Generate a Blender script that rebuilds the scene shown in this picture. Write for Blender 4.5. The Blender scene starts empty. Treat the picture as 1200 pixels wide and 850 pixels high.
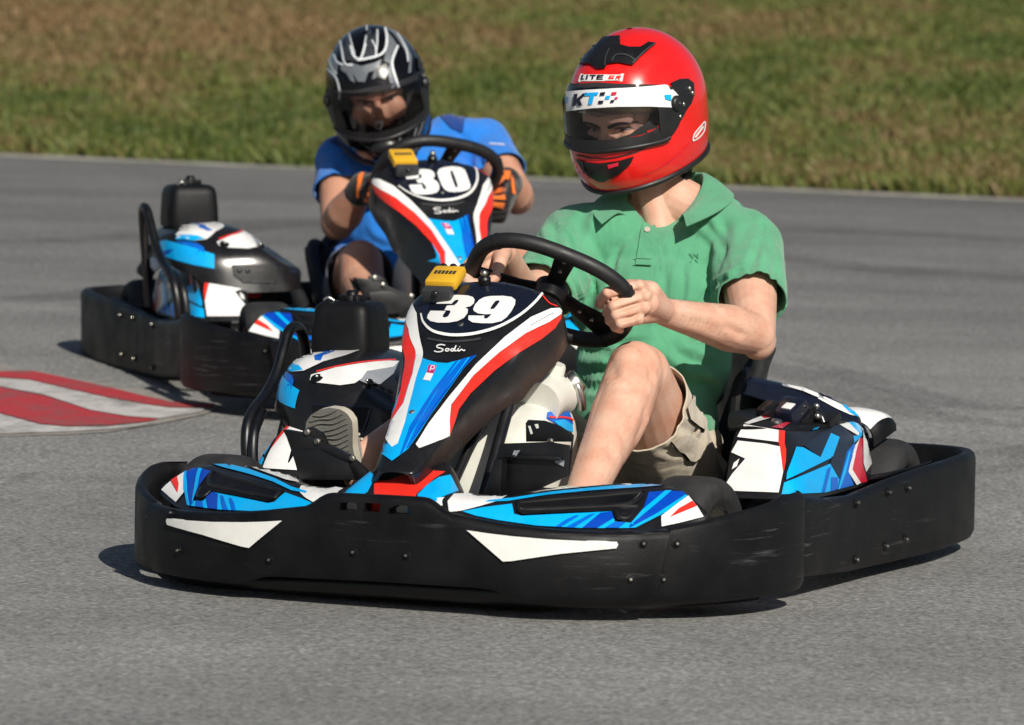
import bpy, bmesh, math, random
import numpy as np
from mathutils import Vector, Matrix, noise as mnoise
from mathutils.bvhtree import BVHTree

random.seed(7)
RNG = np.random.default_rng(11)
scene = bpy.context.scene
COL = scene.collection
R = math.radians

# ------------------------------------------------------------------ camera
FPX = 5760.0                      # focal length in units of a 1200 px wide frame
CAM_H, CAM_PITCH, CAM_ROLL = 1.15, R(4.25), R(1.66)

def cam_axes():
    cp, sp = math.cos(CAM_PITCH), math.sin(CAM_PITCH)
    f = np.array([0, cp, -sp]); u = np.array([0, sp, cp]); r = np.array([1.0, 0, 0])
    c, s = math.cos(CAM_ROLL), math.sin(CAM_ROLL)
    return c * r + s * u, -s * r + c * u, f
CR_, CU_, CF_ = cam_axes()
CO = np.array([0, 0, CAM_H])
def pix_dir(x, y):
    return CF_ + (x - 600) / FPX * CR_ - (y - 425) / FPX * CU_

class Frame:
    """A local frame (rows of M are the local axes in world space)."""
    def __init__(s, o, M):
        s.o = np.array(o, float); s.M = np.array(M, float)
    def mat(s):
        m = Matrix.Identity(4)
        for i in range(3):
            for j in range(3): m[j][i] = s.M[i][j]
            m[i][3] = s.o[i]
        return m
    def ray(s, x, y):
        return s.M @ (CO - s.o), s.M @ pix_dir(x, y)
    def D(s, x, y, d):                       # local point seen at a pixel at camera depth d
        p, v = s.ray(x, y); return p + v * d
    def plane(s, x, y, ax, val):             # local point seen at a pixel on a local plane
        p, v = s.ray(x, y); return p + v * ((val - p[ax]) / v[ax])
    def w(s, L):
        return s.o + np.asarray(L, float) @ s.M
    def loc(s, W):
        return s.M @ (np.asarray(W, float) - s.o)

def kart_frame(X, Y, yaw, zz, pt, rl):
    s, c = math.sin(yaw), math.cos(yaw)
    fw = np.array([-s, -c, 0]); lf = np.array([c, -s, 0]); z = np.array([0, 0, 1.0])
    f2 = math.cos(pt) * fw + math.sin(pt) * z; z2 = -math.sin(pt) * fw + math.cos(pt) * z
    l2 = math.cos(rl) * lf + math.sin(rl) * z2; z3 = -math.sin(rl) * lf + math.cos(rl) * z2
    return Frame([X, Y, zz], [f2, l2, z3])
K39 = kart_frame(.067, 9.636, R(21.2), 0.0, R(.9), R(1.05))
K30 = kart_frame(-.29, 12.604, -.3, .129, .02, .028)

# ------------------------------------------------------------------ terrain
def terrain(x, y):
    t = min(max((y - 10.1) / 2.5, 0), 1)
    z = .032 + .120 * t * t * (2.2 - 1.2 * t) if y < 12.6 else .152 + .026 * (y - 12.6)
    if y > 22: z += .034 * (y - 22) * min((y - 22) / 4, 1)
    return z
def ground_at(x, y):                         # terrain point seen at a pixel
    d = pix_dir(x, y); t = 9.0
    for _ in range(60):
        p = CO + d * t; h = p[2] - terrain(p[0], p[1]); t += h / (-d[2] + .06) * .8
    return CO + d * t

# ------------------------------------------------------------------ materials
def rgb(r, g, b): return (r, g, b, 1)
def mat_base(name):
    m = bpy.data.materials.new(name); m.use_nodes = True
    nt = m.node_tree; b = nt.nodes['Principled BSDF']
    return m, nt, b
def simple(name, col, rough=.5, metal=0, var=.08, scale=30, bump=0, bscale=200, coat=0, spec=.5, dirt=0, sss=0, sheen=0, scuff=0):
    """Principled with noise-driven tone, roughness and fine bump."""
    m, nt, b = mat_base(name); N = nt.nodes; L = nt.links
    tc = N.new('ShaderNodeTexCoord')
    n = N.new('ShaderNodeTexNoise'); n.inputs['Scale'].default_value = scale; n.inputs['Detail'].default_value = 6
    L.new(tc.outputs['Object'], n.inputs['Vector'])
    mr = N.new('ShaderNodeMapRange'); mr.inputs[1].default_value = .3; mr.inputs[2].default_value = .7
    mr.inputs[3].default_value = 1 - var; mr.inputs[4].default_value = 1 + var
    L.new(n.outputs['Fac'], mr.inputs[0])
    mx = N.new('ShaderNodeMix'); mx.data_type = 'RGBA'; mx.blend_type = 'MULTIPLY'; mx.inputs[0].default_value = 1
    mx.inputs[6].default_value = (*col, 1); L.new(mr.outputs[0], mx.inputs[7])
    out = mx.outputs[2]
    if dirt:
        n2 = N.new('ShaderNodeTexNoise'); n2.inputs['Scale'].default_value = 9; n2.inputs['Detail'].default_value = 9
        n2.inputs['Roughness'].default_value = .7
        L.new(tc.outputs['Object'], n2.inputs['Vector'])
        r2 = N.new('ShaderNodeMapRange'); r2.inputs[1].default_value = .5; r2.inputs[2].default_value = .75
        r2.inputs[3].default_value = 0; r2.inputs[4].default_value = dirt; L.new(n2.outputs['Fac'], r2.inputs[0])
        m2 = N.new('ShaderNodeMix'); m2.data_type = 'RGBA'; m2.inputs[7].default_value = (.16, .14, .12, 1)
        L.new(r2.outputs[0], m2.inputs[0]); L.new(out, m2.inputs[6]); out = m2.outputs[2]
    if scuff:
        mp = N.new('ShaderNodeMapping'); mp.inputs['Scale'].default_value = (3.5, 3.5, 60); L.new(tc.outputs['Object'], mp.inputs['Vector'])
        n4 = N.new('ShaderNodeTexNoise'); n4.inputs['Scale'].default_value = 1.6; n4.inputs['Detail'].default_value = 8; n4.inputs['Roughness'].default_value = .7; L.new(mp.outputs[0], n4.inputs['Vector'])
        n5 = N.new('ShaderNodeTexNoise'); n5.inputs['Scale'].default_value = 5; n5.inputs['Detail'].default_value = 3; L.new(tc.outputs['Object'], n5.inputs['Vector'])
        r4 = N.new('ShaderNodeMapRange'); r4.inputs[1].default_value = .58; r4.inputs[2].default_value = .70; L.new(n4.outputs['Fac'], r4.inputs[0])
        r5 = N.new('ShaderNodeMapRange'); r5.inputs[1].default_value = .45; r5.inputs[2].default_value = .65; r5.inputs[4].default_value = scuff; L.new(n5.outputs['Fac'], r5.inputs[0])
        mm = N.new('ShaderNodeMath'); mm.operation = 'MULTIPLY'; L.new(r4.outputs[0], mm.inputs[0]); L.new(r5.outputs[0], mm.inputs[1])
        m5 = N.new('ShaderNodeMix'); m5.data_type = 'RGBA'; m5.inputs[7].default_value = (.10, .10, .10, 1); L.new(mm.outputs[0], m5.inputs[0]); L.new(out, m5.inputs[6]); out = m5.outputs[2]
    L.new(out, b.inputs['Base Color'])
    rr = N.new('ShaderNodeMapRange'); rr.inputs[1].default_value = .3; rr.inputs[2].default_value = .7
    rr.inputs[3].default_value = max(rough - .08, .02); rr.inputs[4].default_value = min(rough + .1, 1)
    L.new(n.outputs['Fac'], rr.inputs[0]); L.new(rr.outputs[0], b.inputs['Roughness'])
    b.inputs['Metallic'].default_value = metal
    b.inputs['Specular IOR Level'].default_value = spec
    b.inputs['Coat Weight'].default_value = coat; b.inputs['Coat Roughness'].default_value = .08
    if sss:
        b.inputs['Subsurface Weight'].default_value = sss
        b.inputs['Subsurface Radius'].default_value = (.012, .004, .002); b.inputs['Subsurface Scale'].default_value = 1
    if sheen: b.inputs['Sheen Weight'].default_value = sheen
    if bump:
        n3 = N.new('ShaderNodeTexNoise'); n3.inputs['Scale'].default_value = bscale; n3.inputs['Detail'].default_value = 3
        L.new(tc.outputs['Object'], n3.inputs['Vector'])
        bp = N.new('ShaderNodeBump'); bp.inputs['Strength'].default_value = bump; bp.inputs['Distance'].default_value = .002
        L.new(n3.outputs['Fac'], bp.inputs['Height']); L.new(bp.outputs[0], b.inputs['Normal'])
    return m

M = {}
def mk():
    S = simple
    M['plastic'] = S('black_plastic', (.0045, .0046, .0055), .46, var=.3, scale=14, bump=.25, bscale=400, dirt=.02, spec=.24, scuff=.8)
    M['plastic_gloss'] = S('gloss_black_plastic', (.009, .009, .010), .28, var=.2, scale=20, dirt=.04)
    M['navy'] = S('navy_black_film', (.006, .008, .018), .3, var=.1, coat=.3)
    M['white'] = S('white_film', (.78, .78, .77), .35, var=.03, coat=.3, dirt=.16)
    M['offwhite'] = S('white_plastic_insert', (.76, .76, .73), .5, var=.04, dirt=.12)
    M['cyan'] = S('bright_blue_film', (.0, .40, .86), .3, var=.03, coat=.3, dirt=.11)
    M['blue'] = S('mid_blue_film', (.0, .12, .58), .3, var=.03, coat=.3, dirt=.11)
    M['dblue'] = S('deep_blue_film', (.0, .055, .44), .3, var=.03, coat=.3, dirt=.11)
    M['red'] = S('red_film', (.80, .030, .018), .32, var=.04, coat=.3, dirt=.11)
    M['crimson'] = S('crimson_film', (.62, .012, .04), .32, var=.04, coat=.3, dirt=.11)
    M['grey'] = S('grey_film', (.26, .28, .31), .35, var=.05, coat=.2)
    M['magenta'] = S('magenta_film', (.55, .02, .16), .4, var=.03)
    M['rubber'] = S('tyre_rubber', (.016, .016, .017), .75, var=.3, scale=25, bump=.3, bscale=120, dirt=.15)
    M['grip'] = S('black_grip_rubber', (.010, .010, .011), .5, var=.2, scale=40, bump=.3, bscale=500)
    M['seat'] = S('seat_vinyl', (.012, .012, .012), .6, var=.2, scale=30, bump=.4, bscale=300)
    M['steel'] = S('black_painted_steel', (.004, .004, .005), .38, var=.2, scale=25)
    M['metal'] = S('bright_zinc', (.55, .54, .50), .32, metal=1, var=.15)
    M['brass'] = S('bolt_steel', (.42, .40, .35), .38, metal=1, var=.2)
    M['tank'] = S('milky_tank_plastic', (.66, .66, .60), .42, var=.05, sss=.2)
    M['yellow'] = S('yellow_plastic', (.68, .38, .02), .42, var=.06, dirt=.05)
    M['dgrey'] = S('dark_grey_plastic', (.03, .032, .035), .5, var=.1)
    M['redplastic'] = S('red_engine_plastic', (.55, .02, .02), .4, var=.1)
mk()

# ------------------------------------------------------------------ geometry helpers
def cr(P, n=6, closed=False):
    P = np.array(P, float); m = len(P); Q = []
    def g(i):
        if closed: return P[i % m]
        if i < 0: return 2 * P[0] - P[1]
        if i >= m: return 2 * P[-1] - P[-2]
        return P[i]
    for i in range(m if closed else m - 1):
        a, b, c, d = g(i - 1), g(i), g(i + 1), g(i + 2)
        for k in range(n):
            t = k / n
            Q.append(.5 * (2 * b + (c - a) * t + (2 * a - 5 * b + 4 * c - d) * t * t + (3 * b - a - 3 * c + d) * t ** 3))
    if not closed: Q.append(P[-1])
    return np.array(Q)
def loft(rows, nu=4, nv=4, closed_v=False):
    rows = np.array([cr(r, nv, closed_v) for r in rows])
    return np.swapaxes(np.array([cr(rows[:, j], nu) for j in range(rows.shape[1])]), 0, 1)
def norm(v):
    v = np.asarray(v, float); l = np.linalg.norm(v); return v / l if l > 1e-12 else v
def interp(x, xs, ys): return float(np.interp(x, xs, ys))

class Part:
    """Collects faces with material slots; builds ONE mesh object."""
    def __init__(s):
        s.v = []; s.f = []; s.m = []; s.mats = []; s.bvh = None; s.mir = False
    def mi(s, mat):
        mat = M[mat] if isinstance(mat, str) else mat
        if mat not in s.mats: s.mats.append(mat)
        return s.mats.index(mat)
    def add(s, vs, fs, mat):
        o = len(s.v); k = s.mi(mat)
        s.v.extend([tuple(map(float, p)) for p in vs])
        for f in fs: s.f.append([i + o for i in f]); s.m.append(k)
        return s
    def grid(s, P, mat, cu=False, cv=False, thick=0, flip=False):
        P = np.asarray(P, float); n, m = P.shape[:2]
        def quads(off, rev):
            q = []
            for i in range(n if cu else n - 1):
                for j in range(m if cv else m - 1):
                    a = [i * m + j, ((i + 1) % n) * m + j, ((i + 1) % n) * m + (j + 1) % m, i * m + (j + 1) % m]
                    q.append([x + off for x in (a[::-1] if rev else a)])
            return q
        if not thick:
            return s.add(P.reshape(-1, 3), quads(0, flip), mat)
        du = np.gradient(P, axis=0); dv = np.gradient(P, axis=1); nn = np.cross(du, dv)
        nn /= (np.linalg.norm(nn, axis=2, keepdims=True) + 1e-12)
        B = P - nn * thick * (-1 if flip else 1)
        V = np.concatenate([P.reshape(-1, 3), B.reshape(-1, 3)]); F = quads(0, flip) + quads(n * m, not flip)
        if not cu:
            for j in range(m if cv else m - 1):
                for i, rv in ((0, False), (n - 1, True)):
                    a = [i * m + j, i * m + (j + 1) % m, n * m + i * m + (j + 1) % m, n * m + i * m + j]
                    F.append(a[::-1] if rv != flip else a)
        if not cv:
            for i in range(n if cu else n - 1):
                for j, rv in ((0, True), (m - 1, False)):
                    a = [i * m + j, ((i + 1) % n) * m + j, n * m + ((i + 1) % n) * m + j, n * m + i * m + j]
                    F.append(a[::-1] if rv != flip else a)
        return s.add(V, F, mat)
    def tube(s, pts, r, mat, n=10, closed=False, sm=6, caps=True):
        P = cr(pts, sm, closed) if sm > 1 else np.array(pts, float); k = len(P)
        rr = np.full(k, r) if np.isscalar(r) else np.interp(np.linspace(0, 1, k), np.linspace(0, 1, len(r)), r)
        T = (np.roll(P, -1, 0) - np.roll(P, 1, 0)) if closed else np.gradient(P, axis=0)
        T /= (np.linalg.norm(T, axis=1, keepdims=True) + 1e-12)
        u = norm(np.cross(T[0], [0.31, .2, 1.0])); rows = []
        for i in range(k):
            u = norm(u - T[i] * (u @ T[i])); w = np.cross(T[i], u)
            rows.append([P[i] + rr[i] * (math.cos(a) * u + math.sin(a) * w) for a in np.linspace(0, 2 * math.pi, n, endpoint=False)])
        s.grid(rows, mat, cu=closed, cv=True, flip=True)
        if caps and not closed:
            o = len(s.v) - k * n
            s.f.append([o + j for j in range(n)]); s.m.append(s.mi(mat))
            s.f.append([o + (k - 1) * n + j for j in range(n)][::-1]); s.m.append(s.mi(mat))
        return s
    def box(s, c, size, mat, rot=None, bev=.004):
        bm = bmesh.new(); bmesh.ops.create_cube(bm, size=1)
        for v in bm.verts: v.co = Vector([v.co[i] * size[i] for i in range(3)])
        if bev: bmesh.ops.bevel(bm, geom=bm.edges[:], offset=min(bev, min(size) * .4), segments=2, affect='EDGES', profile=.6)
        return s.bm(bm, mat, c, rot)
    def bm(s, bm, mat, c=(0, 0, 0), rot=None):
        bm.verts.index_update(); A = np.array([v.co[:] for v in bm.verts])
        if rot is not None: A = A @ np.array(rot).T
        s.add(A + np.array(c), [[v.index for v in f.verts] for f in bm.faces], mat); bm.free(); return s
    def prism(s, outline, vec, mat, bev=.003):
        """Planar outline (3D points) extruded by vec, bevelled."""
        bm = bmesh.new(); vs = [bm.verts.new(p) for p in outline]; f = bm.faces.new(vs)
        r = bmesh.ops.extrude_face_region(bm, geom=[f])
        for g in r['geom']:
            if isinstance(g, bmesh.types.BMVert): g.co += Vector(vec)
        bmesh.ops.recalc_face_normals(bm, faces=bm.faces[:])
        if bev: bmesh.ops.bevel(bm, geom=bm.edges[:], offset=bev, segments=2, affect='EDGES', profile=.6)
        bmesh.ops.triangulate(bm, faces=[f for f in bm.faces if len(f.verts) > 4])
        return s.bm(bm, mat)
    def lathe(s, prof, c, axis, mat, n=32):
        """prof: (radius, along-axis) pairs."""
        ax = norm(axis); u = norm(np.cross(ax, [.3, .1, 1] if abs(ax[2]) < .9 else [1, 0, 0])); w = np.cross(ax, u)
        rows = [[np.array(c) + ax * h + r * (math.cos(a) * u + math.sin(a) * w) for (r, h) in prof] for a in np.linspace(0, 2 * math.pi, n, endpoint=False)]
        return s.grid(rows, mat, cu=True)
    def bolt(s, p, nrm, r=.008, mat='brass', h=.004):
        return s.lathe([(0.0001, h), (r * .45, h), (r * .5, h * .5), (r * .55, h * .9), (r, h * .6), (r * 1.05, 0), (r * 1.05, -.004)], p, nrm, mat, 12)
    def ball(s, c, rad, mat, rot=None, seg=20):
        bm = bmesh.new(); bmesh.ops.create_uvsphere(bm, u_segments=seg, v_segments=seg * 2 // 3, radius=1)
        rad = np.full(3, rad) if np.isscalar(rad) else np.array(rad)
        for v in bm.verts: v.co = Vector([v.co[i] * rad[i] for i in range(3)])
        return s.bm(bm, mat, c, rot)
    def mkbvh(s):
        s.bvh = BVHTree.FromPolygons([Vector(p) for p in s.v], s.f); return s
    def decal(s, poly, fr, mat, off=.0018, holes=(), smooth=0, mirror=False, step=6):
        """Film cut along an outline and laid on this part's surface; the outline is given as seen in the photograph."""
        if s.bvh is None: s.mkbvh()
        o, _ = fr.ray(600, 425); o = Vector(o)
        def mp(x, y):
            d = Vector(fr.ray(x, y)[1]).normalized(); h = s.bvh.ray_cast(o, d)
            if h[0] is None:
                best = None; c_t, span = 0.0, 1.2
                for lvl in range(4):
                    for t in np.linspace(c_t - span, c_t + span, 41):
                        c0 = o + d * (o.length + t); q = s.bvh.find_nearest(c0)
                        dd = (q[0] - c0).length
                        if best is None or dd < best[0]: best = (dd, q[0], t)
                    c_t = best[2]; span /= 14
                return np.array(best[1] - d * off)
            nn = h[1] if h[1].dot(d) < 0 else -h[1]
            return np.array(h[0] + nn * off - d * off * .5)
        return s.film(poly, mp, mat, holes, smooth, mirror, step)
    def film(s, poly, mp, mat, holes=(), smooth=0, mirror=False, step=6):
        bm = bmesh.new()
        for lp in (poly, *holes):
            P = cr(lp, smooth, True) if smooth else np.array(lp, float)
            vs = [bm.verts.new((x, y, 0)) for x, y in P]
            for i in range(len(vs)): bm.edges.new((vs[i], vs[(i + 1) % len(vs)]))
        bmesh.ops.triangle_fill(bm, edges=bm.edges[:], use_beauty=True, use_dissolve=False)
        xs = [v.co.x for v in bm.verts]; ys = [v.co.y for v in bm.verts]
        for ax, lo, hi in ((0, min(xs), max(xs)), (1, min(ys), max(ys))):
            k = int((hi - lo) / step)
            for i in range(1, k + 1):
                co = [0, 0, 0]; co[ax] = lo + i * (hi - lo) / (k + 1); no = [0, 0, 0]; no[ax] = 1
                bmesh.ops.bisect_plane(bm, geom=bm.verts[:] + bm.edges[:] + bm.faces[:], plane_co=co, plane_no=no)
        bm.verts.index_update()
        V = np.array([mp(v.co.x, v.co.y) for v in bm.verts]); F = [[v.index for v in f.verts] for f in bm.faces]
        bm.free(); s.add(V, F, mat)
        if mirror: s.add(V * np.array([1, -1, 1]), [f[::-1] for f in F], mat)
        return s
    def stroke(s, pts, fr, width, mat, off=.0012, smooth=5, closed=False, mirror=False, step=8):
        """A film line of given pixel width along a polyline."""
        P = cr(pts, smooth, closed) if smooth > 1 else np.array(pts, float)
        T = np.gradient(P, axis=0); T /= (np.linalg.norm(T, axis=1, keepdims=True) + 1e-9)
        Nn = np.stack([-T[:, 1], T[:, 0]], 1)
        w = np.full(len(P), width) if np.isscalar(width) else np.interp(np.linspace(0, 1, len(P)), np.linspace(0, 1, len(width)), width)
        A = P + Nn * w[:, None] / 2; B = P - Nn * w[:, None] / 2
        if s.bvh is None: s.mkbvh()
        o, _ = fr.ray(600, 425); o = Vector(o); rows = []
        for a, b in zip(A, B):
            rw = []
            for q in (a, b):
                d = Vector(fr.ray(*q)[1]).normalized(); h = s.bvh.ray_cast(o, d)
                if h[0] is None: rw = None; break
                nn = h[1] if h[1].dot(d) < 0 else -h[1]
                rw.append(np.array(h[0] + nn * off - d * off * .5))
            if rw: rows.append(rw)
        if len(rows) > 1:
            s.grid(np.array(rows), mat)
            if mirror: s.grid(np.array(rows) * np.array([1, -1, 1]), mat, flip=True)
        return s
    def mirrored(s):
        n = len(s.v); k = len(s.f)
        s.v += [(x, -y, z) for x, y, z in s.v]; s.f += [[i + n for i in f[::-1]] for f in s.f[:k]]; s.m += s.m[:k]
        return s
    def flipped(s):
        """A mirrored copy as a new Part."""
        p = Part(); p.mats = list(s.mats); p.v = [(x, -y, z) for x, y, z in s.v]; p.f = [f[::-1] for f in s.f]; p.m = list(s.m)
        return p
    def build(s, name, parent=None, angle=38, subsurf=0, recalc=False):
        me = bpy.data.meshes.new(name); me.from_pydata(s.v, [], s.f)
        for m in s.mats: me.materials.append(m)
        me.polygons.foreach_set('material_index', s.m); me.validate(); me.update()
        if recalc:
            bm = bmesh.new(); bm.from_mesh(me); bmesh.ops.recalc_face_normals(bm, faces=bm.faces[:]); bm.to_mesh(me); bm.free()
        me.polygons.foreach_set('use_smooth', [True] * len(me.polygons))
        me.set_sharp_from_angle(angle=R(angle))
        ob = bpy.data.objects.new(name, me); COL.objects.link(ob)
        if parent: ob.parent = parent
        return ob

def apply_mods(ob):
    dg = bpy.context.evaluated_depsgraph_get(); dg.update()
    me = bpy.data.meshes.new_from_object(ob.evaluated_get(dg)); old = ob.data; nm = old.name
    ob.modifiers.clear(); ob.data = me; bpy.data.meshes.remove(old); me.name = nm
    return ob
def empty(name, mat, label, cat, group=None):
    o = bpy.data.objects.new(name, None); COL.objects.link(o); o.matrix_world = mat; o.empty_display_size = .1
    tag(o, label, cat, group); return o
def tag(o, label=None, cat=None, group=None, kind=None):
    if label: o['label'] = label
    if cat: o['category'] = cat
    if group: o['group'] = group
    if kind: o['kind'] = kind
    return o
def Z(ox, oy, sc, pts):                      # photo coordinates from an enlarged crop
    return [(ox + x / sc, oy + y / sc) for x, y in pts]
# ================================================================== the go-kart
KART_GROUP = 'racing go-karts on the track'
kart = empty('go_kart', K39.mat(), 'blue, white and red go-kart with black bumpers and number 39 on its front panel', 'go-kart', KART_GROUP)
KP = {}

M['liner'] = simple('deep_black', (.002, .002, .002), .9)
# ---------------- bumper bands
def plan_fn(pts, n=10):
    P = cr(pts, n); d = np.r_[0, np.cumsum(np.linalg.norm(np.diff(P, axis=0), axis=1))]
    T = np.gradient(P, axis=0); T /= np.linalg.norm(T, axis=1, keepdims=True)
    def at(s):
        f, l = np.interp(s, d, P[:, 0]), np.interp(s, d, P[:, 1])
        if s < 0: f, l = P[0] + T[0] * s
        if s > d[-1]: f, l = P[-1] + T[-1] * (s - d[-1])
        t = norm([np.interp(s, d, T[:, 0]), np.interp(s, d, T[:, 1])])
        return np.array([f, l]), np.array([t[1], -t[0]]) * -1 if False else (np.array([f, l]))
    return at, d[-1], P, d, T
def band(part, pts, zt, zb, mat, thick=.034, s0=None, s1=None, shear0=0, shear1=0, outdent=0, groove=None, outsign=1, step=.018):
    P = cr(pts, 12); d = np.r_[0, np.cumsum(np.linalg.norm(np.diff(P, axis=0), axis=1))]
    T = np.gradient(P, axis=0); T /= np.linalg.norm(T, axis=1, keepdims=True)
    tot = d[-1]; k = max(int(tot / step), 8); rows = []
    for i in range(k + 1):
        sb = tot * i / k
        f0, l0 = np.interp(sb, d, P[:, 0]), np.interp(sb, d, P[:, 1])
        t_, b_ = zt(f0, l0), zb(f0, l0); h = t_ - b_
        prof = [(-.006, b_), (0, b_ + .010), (.003, b_ + h * .3), (.004, b_ + h * .45), (.004, b_ + h * .6), (.002, b_ + h * .8), (0, t_ - .012), (-.004, t_ - .003), (-.011, t_),
                (-thick + .010, t_ - .001), (-thick + .003, t_ - .006), (-thick, t_ - .016), (-thick, b_ + h * .5), (-thick, b_ + .012), (-thick + .006, b_)]
        row = []
        for o, z in prof:
            s = sb + (z - .12) * (shear0 * max(0, 1 - sb / .12) + shear1 * max(0, 1 - (tot - sb) / .12))
            s = min(max(s, -.05), tot + .05)
            q = np.array([np.interp(s, d, P[:, 0]), np.interp(s, d, P[:, 1])])
            if s < 0: q = P[0] + T[0] * s
            if s > tot: q = P[-1] + T[-1] * (s - tot)
            t = norm([np.interp(s, d, T[:, 0]), np.interp(s, d, T[:, 1])]); nn = np.array([t[1], -t[0]]) * outsign
            oo = o + outdent
            if groove and o > -.01: oo -= groove(sb, tot, z)
            row.append((q[0] + nn[0] * oo, q[1] + nn[1] * oo, z))
        rows.append(row)
    part.grid(rows, mat, cv=True, flip=outsign > 0)
    n = len(rows[0]); o = len(part.v) - len(rows) * n; mi = part.mi(mat)
    part.f.append([o + j for j in range(n)]); part.m.append(mi)
    part.f.append([o + (len(rows) - 1) * n + j for j in range(n)][::-1]); part.m.append(mi)
    return part

FHALF = [(.815, 0), (.813, .1), (.806, .22), (.785, .34), (.745, .43), (.695, .49)]
FPLAN = [(f, -l) for f, l in FHALF[:0:-1]] + FHALF
def f_top(f, l): return interp(abs(l), [0, .085, .098, .108, .128, .142, .19, .25, .33, .40, .46, .5], [.2315, .2310, .2295, .225, .211, .204, .197, .188, .182, .179, .181, .184])
def f_bot(f, l): return interp(abs(l), [0, .2, .225, .262, .30, .47, .5], [.074, .072, .069, .057, .054, .058, .058])
p = Part(); band(p, FPLAN, f_top, f_bot, 'plastic', shear0=-.22, shear1=.22, outsign=-1, step=.011)
# three slots cut through the raised middle of the bumper
fb = p.build('front_bumper', kart, recalc=True)
cut = Part()
for pts in ([(-.070, .2005), (-.066, .215), (-.036, .2160), (-.030, .1995)], [(-.020, .2005), (-.018, .2165), (.014, .2165), (.010, .2000)], [(.028, .199), (.030, .208), (.046, .2155), (.066, .2145), (.070, .202), (.064, .1985)]):
    cut.prism([(.74, l, z) for l, z in pts], (.12, 0, 0), 'plastic', bev=0)
co = cut.build('cutter', kart, recalc=True)
bo = fb.modifiers.new('slots', 'BOOLEAN'); bo.object = co; bo.operation = 'DIFFERENCE'; bo.solver = 'EXACT'
apply_mods(fb); bpy.data.objects.remove(co)
fb.data.polygons.foreach_set('use_smooth', [True] * len(fb.data.polygons)); fb.data.set_sharp_from_angle(angle=R(38))
KP['front_bumper'] = fb
# white wing inserts and bolts of the front bumper
base = Part(); band(base, FPLAN, f_top, f_bot, 'plastic', shear0=-.22, shear1=.22, outsign=-1, step=.011); base.mkbvh()
p = Part(); p.bvh = base.bvh
W = Z(600, 530, 3.529, [(-186, 322), (-100, 335), (0, 347), (150, 360), (300, 367), (432, 370), (438, 382), (430, 397), (200, 420), (0, 450), (-36, 452), (-90, 405)])
p.decal(W, K39, 'offwhite', off=.0035, step=5)
p.decal(W, K39, 'plastic_gloss', off=.0015, step=5) if False else None
wi = p.build('wing_insert', fb); KP['wing'] = wi
p2 = p.flipped(); p2.build('wing_insert', fb)
p = Part(); p.bvh = base.bvh
def bumper_bolt(x, y, fr, plan_part, r=.0056, mat='brass', target=None):
    o, d = fr.ray(x, y); h = plan_part.bvh.ray_cast(Vector(o), Vector(d).normalized())
    if h[0] is not None:
        n = h[1] if h[1].dot(Vector(d)) < 0 else -h[1]
        (target or p).lathe([(.0001, -.004), (r * 1.5, -.004), (r * 1.6, .0015), (r * 1.05, .002), (r, .004), (r * .9, .006), (.0001, .0065)], h[0], n, 'plastic', 14)
        (target or p).lathe([(.0001, .009), (r * .42, .0088), (r * .5, .006)], h[0], n, mat, 10)
for q in [(415, 647), (477, 651), (317, 656), (753, 637), (738, 679), (203, 602), (211, 645)]:
    p = Part(); bumper_bolt(*q, K39, base, target=p); p.build('bolt', fb)

# ---------------- side wheel protectors
PPL = [(.690, .494), (.63, .551), (.54, .606), (.45, .633), (.374, .640), (.335, .634), (.312, .618)]
def p_top(f, l): return interp(-f, [-.69, -.657, -.573, -.506, -.432, -.374, -.31], [.185, .192, .208, .219, .232, .2345, .232])
def p_bot(f, l): return interp(-f, [-.69, -.6, -.4, -.31], [.058, .051, .051, .056])
def p_groove(s, tot, z):
    a = max(0, 1 - (tot - s) / .17); a = a * a * (3 - 2 * a)
    return a * (.030 * math.exp(-((z - .150) / .020) ** 2) + .010 * (1 if z > .15 else 0))
p = Part(); band(p, PPL, p_top, p_bot, 'plastic', shear0=.22, outsign=-1, groove=p_groove, outdent=.004, step=.010, thick=.022)
base = Part(); base.v, base.f, base.m, base.mats = list(p.v), list(p.f), list(p.m), list(p.mats); base.mkbvh(); p.bvh = base.bvh
q0 = Part()
for q in [(792, 637), (776, 679)]: bumper_bolt(*q, K39, base, target=p)
p.tube([(.706 - .22 * 0 + (.12 - z) * .0 + (z - .12) * -.118, .489 + (z - .12) * .16, z) for z in (.062, .09, .12, .15, .178)], .0028, 'plastic_gloss', 6, sm=2)
KP['protL'] = p.build('wheel_protector', kart); KP['protR'] = p.flipped().build('wheel_protector', kart)

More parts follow.
